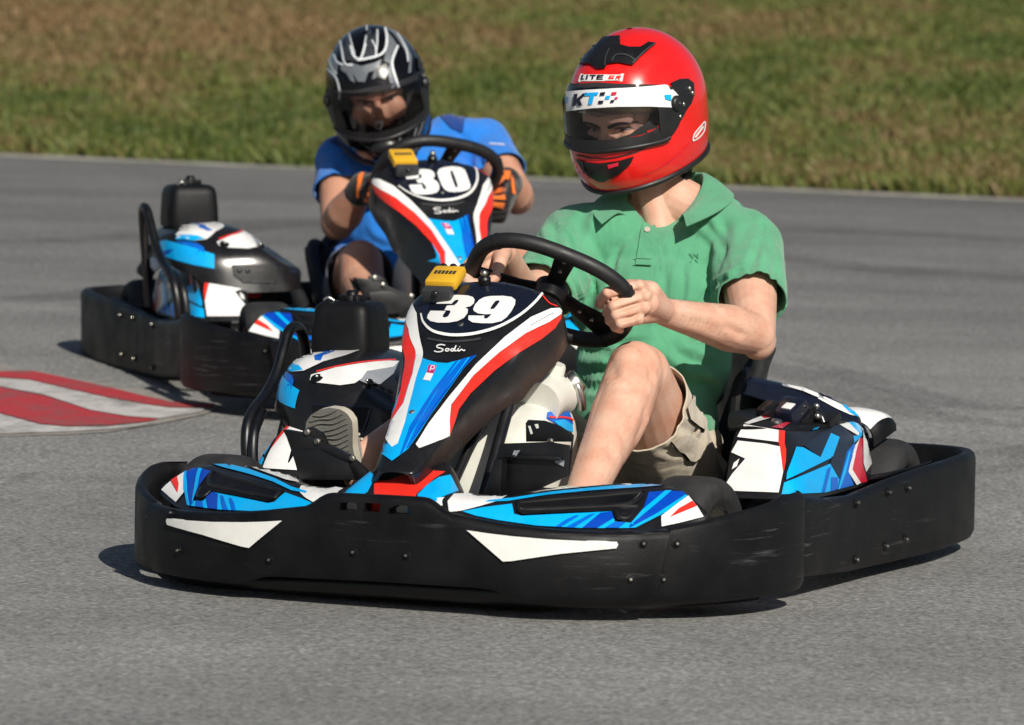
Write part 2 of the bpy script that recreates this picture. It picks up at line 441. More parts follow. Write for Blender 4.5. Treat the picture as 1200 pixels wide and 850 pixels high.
# ---------------- rear bumper: one band round both sides and the back
RH = [(.285, .585), (.24, .598), (.1, .600), (-.1, .605), (-.3, .620), (-.5, .640), (-.68, .645), (-.78, .632), (-.845, .59), (-.875, .50), (-.885, .3), (-.888, 0)]
RPL = RH + [(f, -l) for f, l in RH[-2::-1]]
def r_top(f, l): return interp(-f, [-.29, -.1, .04, .14, .3, .47, .73, .9], [.221, .203, .198, .206, .220, .232, .243, .246])
def r_bot(f, l): return interp(-f, [-.29, -.2, .03, .26, .48, .9], [.066, .062, .052, .052, .056, .072])
p = Part(); band(p, RPL, r_top, r_bot, 'plastic', outsign=-1, thick=.03, step=.016)
base = Part(); base.v, base.f, base.m, base.mats = list(p.v), list(p.f), list(p.m), list(p.mats); base.mkbvh()
for q in [(931, 597), (930, 660), (1003, 590), (1040, 577), (1063, 572), (1002, 656), (1037, 640), (1060, 632)]:
    o, d = K39.ray(*q); h = base.bvh.ray_cast(Vector(o), Vector(d).normalized())
    for sg in (1, -1):
        n_ = Vector(h[1]) if h[1].dot(Vector(d)) < 0 else -Vector(h[1])
        pos = np.array(h[0]) * np.array([1, sg, 1]); nn = np.array(n_) * np.array([1, sg, 1])
        p.lathe([(.0001, -.004), (.0095, -.004), (.0095, .0015), (.007, .002), (.006, .005), (.0001, .0062)], pos, nn, 'plastic', 14)
        p.lathe([(.0001, .0085), (.003, .0082), (.0036, .005)], pos, nn, 'brass', 10)
for sg in (1, -1):                                     # grab slot at the back corner
    loop = [(-.630 - .030 * math.cos(t) * 1.0, sg * .650, .139 + .013 * math.sin(t)) for t in np.linspace(0, 2 * math.pi, 20, endpoint=False)]
    p.add([(x, sg * .6495, z) for x, y, z in loop], [list(range(20))[::-sg]], 'liner')
    p.tube(loop, .003, 'plastic', 6, closed=True, sm=1); p.box((-.648, sg * .656, .139), (.020, .014, .014), 'plastic', bev=.004)
KP['rear'] = p.build('rear_bumper', kart)
# shelf between bumper and pod in front of the back wheel
for sg in (1, -1):
    p = Part()
    rows = [[(-.33, sg * .600, .2165), (-.33, sg * .57, .210), (-.34, sg * .535, .200)], [(-.42, sg * .612, .224), (-.42, sg * .575, .216), (-.43, sg * .52, .204)],
            [(-.50, sg * .622, .229), (-.50, sg * .60, .218), (-.505, sg * .565, .19)], [(-.58, sg * .626, .233), (-.585, sg * .618, .215), (-.59, sg * .61, .18)]]
    p.grid(loft(rows, 4, 4), 'plastic', flip=sg < 0, thick=.004); KP['shelf%d' % sg] = p.build('bumper_shelf', kart)

# ---------------- front fairings (left one traced, right one its mirror)
rowsL = [
    [(.790, .095, .205), (.770, .097, .219), (.745, .10, .228), (.715, .10, .232), (.69, .10, .226)],
    [(.787, .145, .197), (.765, .16, .213), (.735, .17, .224), (.705, .18, .229), (.66, .18, .222)],
    [(.782, .20, .189), (.755, .215, .208), (.72, .225, .224), (.69, .225, .232), (.63, .225, .226)],
    [(.770, .26, .181), (.735, .27, .206), (.69, .275, .230), (.64, .275, .240), (.58, .275, .234)],
    [(.751, .34, .174), (.71, .345, .203), (.66, .345, .232), (.60, .34, .246), (.54, .34, .240)],
    [(.718, .415, .171), (.675, .415, .203), (.62, .41, .236), (.57, .40, .249), (.50, .39, .240)],
    [(.672, .475, .175), (.63, .475, .205), (.59, .470, .235), (.555, .462, .248), (.50, .452, .236)],
    [(.640, .505, .181), (.612, .507, .205), (.585, .505, .226), (.565, .500, .236), (.53, .49, .225)],
    [(.598, .545, .190), (.592, .546, .200), (.588, .546, .206), (.584, .545, .209), (.565, .538, .202)]]
p = Part(); p.grid(loft(rowsL, 5, 6), 'plastic_gloss', thick=.005, flip=False)
def z3(pts): return Z(600, 530, 3.529, pts)
p.decal(z3([(-266, 205), (-240, 175), (-150, 172), (-60, 174), (-20, 182), (-60, 205), (-130, 225), (-212, 245), (-260, 250)]), K39, 'white', step=5)
FB = Part(); FB.grid(loft(rowsL, 5, 6) * np.array([1, -1, 1]), 'plastic_gloss', thick=.005, flip=True); FB.mkbvh(); nv, nf = len(FB.v), len(FB.f)
def z1(pts): return Z(140, 520, 4.615, pts)
FB.decal(z1([(430, 66), (520, 65), (640, 68), (760, 80), (880, 103), (905, 125), (940, 170), (972, 215), (900, 200), (840, 178), (700, 128), (560, 95)]), K39, 'white', off=.0024, step=3)
FB.decal(z1([(372, 64), (430, 74), (560, 107), (700, 142), (840, 192), (930, 237), (1015, 262), (1010, 272), (930, 257), (830, 210), (700, 168), (560, 132), (430, 92)]), K39, 'cyan', off=.0022, step=3)
FB.decal(z1([(810, 118), (905, 122), (912, 134), (850, 132), (838, 144), (815, 138)]), K39, 'red', off=.0034, step=3)
FB.decal(z1([(690, 95), (760, 91), (838, 100), (800, 110), (740, 108)]), K39, 'crimson', off=.0034, step=3)
FB.decal(z1([(560, 78), (680, 82), (700, 92), (600, 92)]), K39, 'grey', off=.0034, step=3)
for f_, m_ in zip(FB.f[nf:], FB.m[nf:]):
    o_ = len(p.v); p.v += [(FB.v[k][0], -FB.v[k][1], FB.v[k][2]) for k in f_]; p.f.append(list(range(o_, o_ + len(f_)))[::-1]); p.m.append(p.mi(FB.mats[m_]))
p.decal(z3([(-205, 247), (-120, 231), (0, 216), (8, 258), (40, 266), (410, 248), (425, 290), (505, 296), (482, 316), (300, 317), (100, 306), (-60, 283), (-150, 265)]), K39, 'cyan', step=5)
for q, m in ([(225, 282), (262, 266), (278, 266), (200, 314), (178, 313)], 'blue'), ([(320, 262), (345, 258), (255, 317), (222, 315)], 'blue'), ([(365, 255), (412, 250), (420, 276), (352, 317), (290, 317)], 'dblue'), ([(424, 292), (470, 294), (440, 317), (384, 317)], 'blue'):
    p.decal(z3(q), K39, m, off=.0028)
p.decal(z3([(566, 168), (640, 162), (718, 166), (722, 182), (620, 250), (512, 312), (470, 318), (500, 290), (545, 230)]), K39, 'dblue', step=5)
p.decal(z3([(634, 163), (660, 163), (590, 222), (500, 296), (488, 300), (540, 240)]), K39, 'cyan', off=.0028)
p.decal(z3([(716, 180), (724, 184), (640, 250), (510, 316), (486, 317), (600, 256)]), K39, 'cyan', off=.0028)
p.decal(z3([(728, 182), (765, 225), (792, 268), (700, 292), (618, 310), (617, 266), (670, 225)]), K39, 'white', step=4)
p.decal(z3([(745, 205), (764, 226), (700, 252), (652, 272), (690, 236)]), K39, 'red', off=.0030)
# black grip moulded into the fairing: a raised frame with a trough
def on(part, x, y, fr=K39, off=0):
    if part.bvh is None: part.mkbvh()
    o, d = fr.ray(x, y); d = Vector(d).normalized(); h = part.bvh.ray_cast(Vector(o), d)
    if h[0] is None: return None
    n = h[1] if h[1].dot(d) < 0 else -h[1]
    return np.array(h[0] + n * off)
p.decal(z3([(15, 208), (60, 198), (300, 182), (545, 163), (552, 172), (505, 255), (486, 284), (440, 286), (424, 272), (414, 248), (45, 262), (25, 250)]), K39, 'plastic', off=.0034, step=5)
for ln, r in (([(28, 215), (160, 203), (330, 190), (535, 172)], .0042), ([(30, 217), (26, 232), (40, 246), (150, 243)], .004), ([(42, 243), (200, 238), (400, 228), (492, 216), (540, 178)], .0048), ([(430, 252), (440, 274), (480, 278), (508, 240)], .004)):
    pts = [on(p, *q, off=.003) for q in z3(ln)]; pts = [q for q in pts if q is not None]
    if len(pts) > 1: p.tube(pts, r, 'plastic_gloss', 8, sm=4)
KP['fairL'] = p.build('front_fairing', kart); KP['fairR'] = p.flipped().build('front_fairing', kart)

# ---------------- nose cone between the fairings
rows = []
for f, z, w in [(.800, .196, .115), (.786, .214, .118), (.76, .228, .114), (.725, .244, .105), (.69, .262, .092), (.66, .278, .08), (.64, .284, .07)]:
    rows.append([(f - .02, -w - .012, z - .055), (f - .006, -w, z - .02), (f, -w * .8, z - .004), (f, -w * .4, z), (f, 0, z + .001), (f, w * .4, z), (f, w * .8, z - .004), (f - .006, w, z - .02), (f - .02, w + .012, z - .055)])
p = Part(); p.grid(loft(rows, 4, 4), 'plastic_gloss')
def z2(pts): return Z(380, 520, 4.615, pts)
p.decal(z2([(270, 195), (310, 205), (350, 202), (410, 180), (480, 150), (515, 142), (655, 155), (600, 190), (500, 275), (490, 330), (270, 330)]), K39, 'red', step=4)
p.decal(z2([(505, 278), (560, 225), (620, 185), (680, 172), (722, 255), (640, 290), (600, 320), (510, 330)]), K39, 'cyan', step=4, mirror=True)
p.decal(z2([(600, 335), (610, 298), (660, 292), (740, 270), (760, 300), (700, 345)]), K39, 'white', step=4, mirror=True)
p.decal(z2([(275, 330), (300, 350), (480, 350), (480, 330)]), K39, 'red', step=4)
for (l0, l1), m_ in (((-.072, -.030), 'white'), ((-.024, .020), 'red'), ((.026, .048), 'white'), ((.048, .074), 'cyan')):
    p.prism([(.803 + .0, l0, .190), (.803, l1, .190), (.806, l1, .2205), (.806, l0, .2205)], (-.004, 0, 0), m_, 0)
nose = p.build('nose_cone', kart); KP['nose'] = nose

# ---------------- steering fairing with the number plate
CL = [(.756, .267, .026, .018), (.748, .276, .037, .028), (.70, .313, .050, .045), (.62, .376, .066, .065), (.545, .431, .087, .07), (.500, .460, .104, .075), (.477, .474, .114, .08), (.464, .487, .120, .082), (.452, .502, .125, .085),
      (.434, .520, .131, .09), (.38, .562, .147, .09), (.335, .592, .150, .085), (.314, .601, .140, .08), (.297, .603, .115, .07), (.285, .600, .08, .06)]
C2 = np.array([(a, b) for a, b, _, _ in CL]); T2 = np.gradient(C2, axis=0); T2 /= np.linalg.norm(T2, axis=1, keepdims=True)
rows = []
for (f, z, w, dp), t in zip(CL, T2):
    n = np.array([t[1], -t[0]]); n = n if n[1] > 0 else -n
    n = norm(n * .5 + np.array([.62, .78]) * .5)
    row = []
    for tt, drop, deep in [(-1.0, .27, 1), (-1.02, .27, .55), (-1.01, .26, .15), (-.985, .245, .03), (-.94, .205, 0), (-.8, .14, 0), (-.55, .065, 0), (-.28, .017, 0), (0, 0, 0)]:
        row.append((tt, drop, deep))
    row = row + [(-a, b, c) for a, b, c in row[-2::-1]]
    fl = .030 * max(0, min(1, (f - .42) / .12)) * min(1, (.775 - f) / .03)
    rows.append([(f - n[0] * (d * w + q * (dp + (fl * .3 if tt < 0 else 0))), tt * w + (-fl * q if tt < 0 else 0), z - n[1] * (d * w + q * (dp + (fl * .3 if tt < 0 else 0)))) for tt, d, q in row])
p = Part(); G = loft(rows, 4, 4); p.grid(G, 'plastic_gloss', flip=False)
p.mkbvh()
def z5(pts): return Z(420, 310, 3.269, pts)
white = z5([(768, 167), (735, 171), (660, 204), (560, 280), (450, 385), (350, 505), (270, 610), (220, 691), (233, 706), (290, 684), (347, 657), (349, 600), (355, 540), (440, 428), (540, 338), (640, 266), (730, 220), (775, 190), (777, 176)])
red = z5([(776, 192), (730, 222), (640, 268), (540, 340), (440, 430), (357, 541), (350, 600), (347, 656), (365, 610), (385, 555), (430, 495), (520, 410), (620, 335), (700, 285), (750, 245), (774, 208)])
p.decal(white, K39, 'white', step=5, mirror=True); p.decal(red, K39, 'red', step=5, mirror=True)
blue = z5([(222, 340), (232, 352), (260, 367), (300, 378), (340, 381), (400, 366), (452, 350), (400, 405), (340, 490), (280, 575), (225, 660), (190, 710), (130, 755), (92, 728), (82, 698), (120, 600), (165, 480), (205, 380)])
p.decal(blue, K39, 'cyan', step=5)
for q, m in ([(372, 376), (384, 372), (290, 505), (205, 650), (172, 722), (160, 732), (200, 620), (290, 480)], 'blue'), ([(396, 367), (420, 360), (330, 490), (240, 630), (196, 702), (182, 712), (230, 610), (320, 460)], 'blue'), ([(430, 357), (452, 350), (400, 405), (300, 545), (215, 672), (202, 690), (240, 620), (330, 490)], 'dblue'):
    p.decal(z5(q), K39, m, off=.0028)
plate = z5([(243, 175), (244, 205), (262, 240), (300, 261), (370, 272), (450, 265), (540, 238), (620, 192), (680, 138), (712, 98), (640, 72), (560, 58), (480, 56), (380, 70), (290, 95), (258, 130)])
p.decal(plate, K39, 'navy', off=.0015, step=5)
arc = z5([(241, 190), (250, 222), (275, 250), (310, 265), (370, 273), (450, 266), (540, 240), (620, 195), (675, 148), (712, 104)])
p.stroke(arc, K39, [1.6, 3.0, 3.4, 3.4, 3.0, 3.0], 'white', off=.0024)
p.stroke(z5([(712, 104), (745, 125), (772, 152)]), K39, 2.0, 'white', off=.0024)
p.stroke(z5([(704, 120), (730, 150), (760, 162)]), K39, 1.2, 'red', off=.0024)
p.stroke(z5([(540, 60), (600, 66), (640, 72)]), K39, 2.2, 'dblue', off=.0024)
p.stroke(z5([(265, 285), (340, 297), (430, 292), (470, 285)]), K39, 2.5, 'dgrey', off=.0016)
p.decal(z5([(272, 388), (301, 391), (290, 421), (263, 417)]), K39, 'magenta', off=.0026, step=3)
p.decal(z5([(262, 418), (289, 422), (276, 450), (249, 445)]), K39, 'white', off=.0026, step=3)
p.stroke(z5([(276, 412), (282, 394), (294, 396), (288, 406), (279, 404)]), K39, 1.1, 'white', off=.0032, smooth=3)
# maker's script, drawn as strokes
for st in ([(334, 313), (318, 310), (304, 314), (304, 321), (318, 325), (326, 330), (320, 337), (304, 339), (292, 335)], [(346, 326), (338, 327), (335, 334), (342, 336), (349, 330), (346, 326)], [(368, 327), (359, 327), (355, 333), (361, 336), (368, 331), (376, 312), (370, 328), (371, 335), (378, 334)], [(385, 325), (381, 334), (388, 335), (396, 329), (404, 334), (410, 331)], [(389, 318), (390, 320)]):
    p.stroke(z5(st), K39, 1.35, 'white', off=.0026, smooth=4)
# small print on the white stripe
for i in range(9):
    x, y = 660 + i * 9.6, 238 - i * 5.6
    p.stroke(z5([(x, y), (x + 4, y - 6), (x + 7, y - 3)]), K39, .9, 'grey', off=.0024, smooth=2)
for q, r in ((392, 232), .0065), ((206, 568), .006):
    pos = on(p, *z5([q])[0]); p.bolt(pos, (.62, 0, .78), r, 'brass')
nas = p.build('steering_fairing', kart, angle=50); KP['nas'] = nas
NASB = p.bvh
# number films: one per kart
def number_part(loops, fr):
    q = Part(); q.bvh = NASB
    for outer, holes in loops: q.decal(outer, fr, 'white', off=.0030, holes=holes, step=4)
    return q
def d39(pts): return Z(490, 335, 9.2308, pts)
def d30(pts): return Z(460, 185, 10.62, pts)
N39 = [(d39([(202, 208), (232, 162), (275, 130), (340, 116), (430, 112), (540, 118), (595, 135), (615, 165), (605, 205), (570, 235), (515, 247), (543, 268), (538, 310), (500, 360), (430, 395), (330, 412), (220, 412), (140, 395), (104, 362), (112, 325), (142, 282), (305, 286), (270, 340), (278, 355), (300, 356), (328, 345), (355, 300), (350, 280), (290, 278), (318, 228), (395, 224), (425, 200), (444, 172), (425, 163), (398, 175), (368, 208)]), []),
       (d39([(780, 125), (920, 122), (1010, 134), (1052, 165), (1048, 215), (1010, 285), (960, 350), (900, 395), (800, 418), (690, 418), (590, 408), (546, 380), (548, 335), (720, 336), (712, 356), (722, 368), (745, 368), (768, 350), (795, 318), (730, 322), (650, 312), (605, 285), (598, 262), (620, 215), (665, 165), (715, 138)]), [d39([(886, 180), (868, 170), (838, 178), (808, 215), (782, 255), (790, 268), (822, 262), (852, 228)])])]
N30 = [(d30([(152, 225), (160, 200), (215, 182), (290, 160), (390, 152), (470, 162), (515, 195), (526, 240), (500, 275), (550, 305), (578, 350), (580, 400), (555, 440), (480, 462), (370, 470), (290, 462), (240, 430), (205, 350), (365, 340), (375, 385), (395, 405), (418, 400), (418, 380), (398, 345), (375, 322), (318, 325), (295, 290), (350, 265), (368, 248), (355, 220), (330, 215), (325, 268), (180, 278), (160, 250)]), []),
       (d30([(555, 195), (575, 155), (640, 130), (740, 118), (840, 128), (895, 160), (920, 220), (965, 350), (962, 390), (920, 415), (850, 432), (760, 438), (690, 430), (640, 400), (605, 340), (575, 265)]), [d30([(715, 178), (740, 172), (765, 230), (808, 350), (805, 378), (780, 382), (758, 330), (722, 225)])])]
num39 = number_part(N39, K39).build('race_number', nas)
# stand-off bolt at the top of the plate
p = Part()
p.lathe([(.0001, 0), (.012, 0), (.0125, .010), (.0095, .014), (.0001, .014)], (.322, 0, .6), (.3, 0, .95), 'steel', 16)
p.ball((.326, 0, .619), .0075, 'brass'); p.build('plate_bolt', nas)
# timing transponder clipped to the top of the plate
p = Part()
rot = np.array([[.80, .10, .59], [-.10, .99, 0.0], [-.59, -.06, .80]]).T
A = np.array([[math.cos(R(27)), 0, math.sin(R(27))], [0, 1, 0], [-math.sin(R(27)), 0, math.cos(R(27))]])   # tilts +f down
p.box((.328, -.078, .608), (.066, .064, .022), 'yellow', A, .008)
p.box((.366, -.078, .578), (.024, .060, .028), 'dgrey', A, .006)
p.ball((.380, -.078, .580), (.006, .007, .006), 'plastic_gloss')
for i in range(6): p.box(np.array((.328, -.078, .608)) + A @ np.array([-.002, -.019 + i * .0076, .0118]), (.012, .0052, .001), 'dgrey', A, 0)
for i in (-1, 0, 1): p.ball((.290, -.078 + i * .020, .628), (.006, .008, .007), 'plastic')
KP['transp'] = p.build('transponder', kart)

# ---------------- steering wheel, column
WC = np.array([.14, .07, .575]); WA = R(45)
WN = np.array([-math.cos(WA), 0, math.sin(WA)]); WU = np.array([math.sin(WA), 0, math.cos(WA)]); WL = np.array([0, 1.0, 0])
WFR = Frame(WC, [WL, WU, WN])       # local axes of the wheel inside the kart frame: x to the driver's left, y up the wheel, z to the driver
def rim_pt(a, A_=.158, B_=.116, e=2.6):
    c, s = math.cos(a), math.sin(a)
    return np.array([A_ * np.sign(c) * abs(c) ** (2 / e), B_ * np.sign(s) * abs(s) ** (2 / e), 0])
sw = bpy.data.objects.new('steering_wheel', None)
p = Part()
p.tube([rim_pt(a) for a in np.linspace(0, 2 * math.pi, 48, endpoint=False)], .0155, 'grip', 14, closed=True, sm=2)
for a in (38, 142, 218, 322):
    q = rim_pt(R(a)); q2 = rim_pt(R(a + 2.4)); p.tube([q, q2], .0168, 'grip', 14, sm=1)
sw = p.build('steering_wheel', kart)
sp = Part()
def spoke(a0, w0, w1):
    r1 = rim_pt(a0); u = norm(r1); v = np.array([-u[1], u[0], 0]); z = np.array([0, 0, -.004])
    pts = [u * .02 - v * w0, u * .06 - v * w0, u * (np.linalg.norm(r1) - .004) - v * w1, u * (np.linalg.norm(r1) - .004) + v * w1, u * .06 + v * w0, u * .02 + v * w0]
    sp.prism([q + z for q in pts], (0, 0, .006), 'steel', .0015)
    for k in (.07, .09, .11): sp.bolt(u * k + np.array([0, 0, .004]), (0, 0, 1), .004, 'metal'); 
    for k in (.07, .10): sp.bolt(u * k + np.array([0, 0, -.005]), (0, 0, -1), .004, 'metal')
spoke(R(90), .018, .022); spoke(R(200), .018, .036); spoke(R(-20), .018, .036)
sp.lathe([(.0001, -.03), (.03, -.03), (.034, -.004), (.034, .008), (.028, .014), (.0001, .015)], (0, 0, 0), (0, 0, 1), 'steel', 24)
spk = sp.build('spokes', sw)
def set_wheel(o, rot, dy=0):
    a = R(rot); ex = math.cos(a) * WL + math.sin(a) * WU; ey = -math.sin(a) * WL + math.cos(a) * WU
    m = Matrix.Identity(4); c = WC + WU * dy
    for i in range(3): m[i][0] = ex[i]; m[i][1] = ey[i]; m[i][2] = WN[i]; m[i][3] = c[i]
    o.matrix_local = m
W39 = (-30, .012); W30 = (-15, -.020)
set_wheel(sw, *W39)
p = Part()
p.tube([(.15, .066, .565), (.30, .05, .44), (.47, .03, .29), (.60, .02, .16)], .010, 'steel', 12, sm=2)
KP['column'] = p.build('steering_column', kart)
p = Part()
a = K39.plane(606, 440, 0, .385); b = K39.plane(566, 585, 0, .575)
p.tube([a + (a - b) * .15, a, b, b + (b - a) * .25], .0115, 'steel', 14, sm=1)
p.tube([(.30, -.04, .46), (.47, -.085, .20), (.53, -.10, .08)], .0115, 'steel', 14, sm=1)
KP['strut'] = p.build('column_supports', kart)

# ---------------- fuel tank between the driver's legs
p = Part()
rows = []
for f, l0, l1, z0, z1 in [(.47, .0, .085, .05, .18), (.455, -.05, .125, .05, .24), (.41, -.062, .140, .05, .315), (.33, -.068, .148, .05, .365), (.25, -.070, .150, .05, .382), (.19, -.068, .146, .05, .378), (.16, -.055, .13, .06, .35), (.15, -.02, .10, .09, .30)]:
    c = ((l0 + l1) / 2, (z0 + z1) / 2); ring = []
    for a in np.linspace(0, 2 * math.pi, 24, endpoint=False):
        ca, sa = math.cos(a), math.sin(a); e = .45
        ring.append((f, c[0] + (l1 - l0) / 2 * np.sign(ca) * abs(ca) ** e, c[1] + (z1 - z0) / 2 * np.sign(sa) * abs(sa) ** e))
    rows.append(ring)
G = np.array(rows); G = np.array([cr(G[:, j], 4) for j in range(G.shape[1])]).swapaxes(0, 1)
p.grid(G, 'tank', cv=True, flip=False)
p.add(G[0], [list(range(24))], 'tank'); p.add(G[-1], [list(range(24))[::-1]], 'tank')
p.tube([(.30, .105, .372), (.25, .105, .385), (.20, .105, .385)], .045, 'tank', 16, sm=3)
p.lathe([(.0001, .055), (.022, .055), (.024, .05), (.024, .02), (.034, .018), (.034, 0)], (.235, .10, .395), (.1, .25, 1), 'tank', 20)
tank = p.build('fuel_tank', kart, recalc=True); KP['tank'] = tank
p = Part(); p.lathe([(.0001, .03), (.020, .028), (.024, .022), (.024, 0)], (.20, .128, .400), (-.2, .7, .6), 'metal', 18)
p.tube([(.19, .125, .42), (.21, .15, .405), (.20, .155, .38), (.18, .15, .36)], .008, 'metal', 10)
p.ball((.245, .085, .435), (.014, .016, .013), 'metal'); p.tube([(.26, .06, .41), (.25, .09, .43), (.22, .13, .425)], .010, 'steel', 8)
p.build('fuel_cap', tank)
p = Part(); q = Part(); q.grid(G, 'tank', cv=True); q.mkbvh(); p.bvh = q.bvh
p.decal(Z(500, 430, 5, [(705, 268), (830, 258), (852, 330), (850, 380), (770, 345), (700, 305)]), K39, 'blue', off=.002, step=4)
p.decal(Z(500, 430, 5, [(740, 320), (800, 312), (848, 340), (850, 385), (780, 360)]), K39, 'cyan', off=.003, step=4)
p.stroke(Z(500, 430, 5, [(712, 300), (780, 298), (830, 305), (850, 318)]), K39, 2, 'red', off=.0035)
p.build('tank_sticker', tank)

# ---------------- floor, chassis tubes, pedals
p = Part()
out = [(.70, -.26), (.70, .26), (.52, .33), (.2, .36), (-.25, .34), (-.25, -.34), (.2, -.36), (.52, -.33)]
p.prism([(f, l, .040) for f, l in out], (0, 0, -.004), 'plastic', 0)
KP['floor'] = p.build('floor_tray', kart)
p = Part()
for sg in (1, -1):
    p.tube([(.72, sg * .22, .07), (.6, sg * .27, .06), (.40, sg * .33, .055), (.1, sg * .34, .055), (-.3, sg * .33, .06), (-.72, sg * .32, .09)], .015, 'steel', 10)
    p.tube([(.535, sg * .28, .10), (.535, sg * .45, .125)], .014, 'steel', 10, sm=1)
    p.tube([(.20, sg * .34, .06), (.20, sg * .57, .10), (.0, sg * .585, .11), (-.28, sg * .57, .10), (-.28, sg * .33, .06)], .013, 'steel', 10)
p.tube([(.70, -.24, .10), (.76, 0, .11), (.70, .24, .10)], .014, 'steel', 10)
p.tube([(.45, -.33, .055), (.45, .33, .055)], .014, 'steel', 10, sm=1)
p.tube([(-.7, -.34, .09), (-.76, -.2, .13), (-.76, .2, .13), (-.7, .34, .09)], .015, 'steel', 10)
p.tube([(-.535, -.5, .14), (-.535, .5, .14)], .018, 'metal', 12, sm=1)
p.tube([(.42, -.585, .055), (.52, -.555, .055), (.61, -.50, .055), (.70, -.43, .055), (.755, -.30, .055), (.772, 0, .058), (.755, .30, .055), (.70, .43, .055), (.61, .50, .055), (.52, .555, .055), (.42, .585, .055)], .022, 'steel', 10)  # unseen bar behind the bumper, added to block light leaking under it
KP['frame'] = p.build('chassis_frame', kart)

# pedals: folded black plates with slots
def pl(x, y, f): return K39.plane(x, y, 0, f)
p = Part()
def plate_px(px, f, th=.004, mat='steel', bev=.002): p.prism([pl(x, y, f) for x, y in px], (-th, 0, 0), mat, bev)
plate_px(Z(500, 430, 5, [(578, 330), (592, 310), (690, 315), (780, 345), (862, 400), (835, 640), (820, 640), (845, 440), (720, 440), (580, 440)]), .60)
plate_px(Z(500, 430, 5, [(432, 450), (580, 445), (720, 440), (840, 460), (830, 640), (560, 760), (320, 765), (400, 560)]), .62)
p.prism([pl(x, y, .66) for x, y in Z(500, 430, 5, [(330, 760), (395, 545), (440, 545), (430, 760)])], (-.03, 0, 0), 'steel', .002)
p.box((pl(622, 536, .63)), (.008, .12, .008), 'steel')
for q in Z(500, 430, 5, [(725, 437), (800, 560), (540, 500)]): p.bolt(pl(*q, .603), (1, 0, 0), .006, 'brass')
p.decal(Z(500, 430, 5, [(596, 346), (610, 345), (625, 390), (612, 396)]), K39, 'tank', off=.002)  # pale and grey patches: reflections painted onto the pedal plates
p.decal(Z(500, 430, 5, [(634, 336), (655, 334), (660, 358), (645, 362)]), K39, 'tank', off=.002)
p.decal(Z(500, 430, 5, [(515, 490), (552, 488), (530, 520), (495, 545)]), K39, 'grey', off=.002)
p.decal(Z(500, 430, 5, [(760, 535), (810, 550), (805, 585), (755, 560)]), K39, 'grey', off=.002)
KP['pedL'] = p.build('brake_pedal', kart)
p = Part()
def z7(pts): return Z(280, 320, 3.541, pts)
plate_px(z7([(185, 650), (270, 665), (320, 690), (450, 755), (490, 790), (540, 835), (530, 860), (480, 860), (400, 830), (250, 800), (205, 700)]), .62, .02)
plate_px(z7([(180, 650), (265, 672), (262, 648), (300, 640), (345, 665), (365, 705), (350, 720), (240, 715), (200, 690)]), .615, .012)
plate_px(z7([(215, 735), (330, 735), (450, 790), (480, 860), (250, 860), (235, 800)]), .645, .006)
for q in z7([(283, 660), (325, 700), (470, 770)]): p.bolt(pl(*q, .622), (1, 0, 0), .006, 'brass')
p.prism([pl(x, y, .60) for x, y in z7([(185, 650), (215, 735), (200, 790), (230, 740), (250, 700)])], (-.01, 0, 0), 'steel', .002)
KP['pedR'] = p.build('throttle_pedal', kart)

# ---------------- wheels
def wheel(f, l, rad, wid, steer, name, rw):
    p = Part(); h = wid / 2; ri = .062; cz = rad + .033
    prof = [(ri, -h * .86), (ri + .012, -h * .98), (rad * .72, -h), (rad * .86, -h * .97), (rad * .94, -h * .86), (rad * .985, -h * .68), (rad, -h * .4), (rad * 1.002, 0), (rad, h * .4), (rad * .985, h * .68), (rad * .94, h * .86), (rad * .86, h * .97), (rad * .72, h), (ri + .012, h * .98), (ri, h * .86)]
    prof = cr(prof, 3); ax = (math.sin(steer), math.cos(steer), 0)
    p.lathe(prof, (f, l, cz), ax, 'rubber', 48)
    t = p.build(name, kart)
    q = Part()
    q.lathe([(ri + .002, -h * .86), (ri - .006, -h * .8), (ri - .010, -h * .3), (ri - .010, h * .3), (ri - .006, h * .8), (ri + .002, h * .86), (ri + .004, h * .88)], (f, l, cz), ax, 'metal', 32)
    sgn = 1 if l > 0 else -1
    q.lathe([(.0001, sgn * h * .55), (.016, sgn * h * .55), (.018, sgn * h * .35), (.03, sgn * h * .3), (.052, sgn * h * .25), (.056, sgn * h * .15)], (f, l, cz), ax, 'metal', 24)
    q.lathe([(.0001, sgn * h * .9), (.012, sgn * h * .88), (.014, sgn * h * .5)], (f, l, cz), ax, 'brass', 12)
    q.build('rim', t); return t
ST = R(7)
KP['wFL'] = wheel(.475, .482, .115, .12, ST, 'front_wheel', 0); KP['wFR'] = wheel(.475, -.470, .115, .12, ST, 'front_wheel', 0)
KP['wRL'] = wheel(-.535, .515, .122, .16, 0, 'rear_wheel', 0); KP['wRR'] = wheel(-.535, -.515, .122, .16, 0, 'rear_wheel', 0)

# ---------------- seat
p = Part(); SL = .088
prof = [(-.02, .085, .17, .02), (-.12, .058, .185, .045), (-.24, .050, .195, .085), (-.36, .075, .190, .13), (-.455, .14, .185, .15), (-.535, .25, .178, .13), (-.59, .34, .168, .10), (-.640, .41, .160, .06), (-.660, .447, .148, .03)]
rows = []
for f, z, w, b in prof:
    row = []; lo_ = max(0, (z - .25) / .2)
    for t in (-1, -.94, -.78, -.5, 0, .5, .78, .94, 1):
        k = max(0, (abs(t) - .45) / .55) ** 1.8; k2 = max(0, -t) ** 1.5 * lo_
        row.append((f + b * k * .75 + .05 * k2, SL + t * w * (1.0 + .12 * k) * (1 - .18 * k2), z + b * k * .8 - .13 * k2))
    rows.append(row)
p.grid(loft(rows, 5, 4), 'seat', thick=-.022)
L_ = loft(rows, 5, 4); rim = list(L_[:, 0]) + list(L_[-1, 1:-1]) + list(L_[::-1, -1])
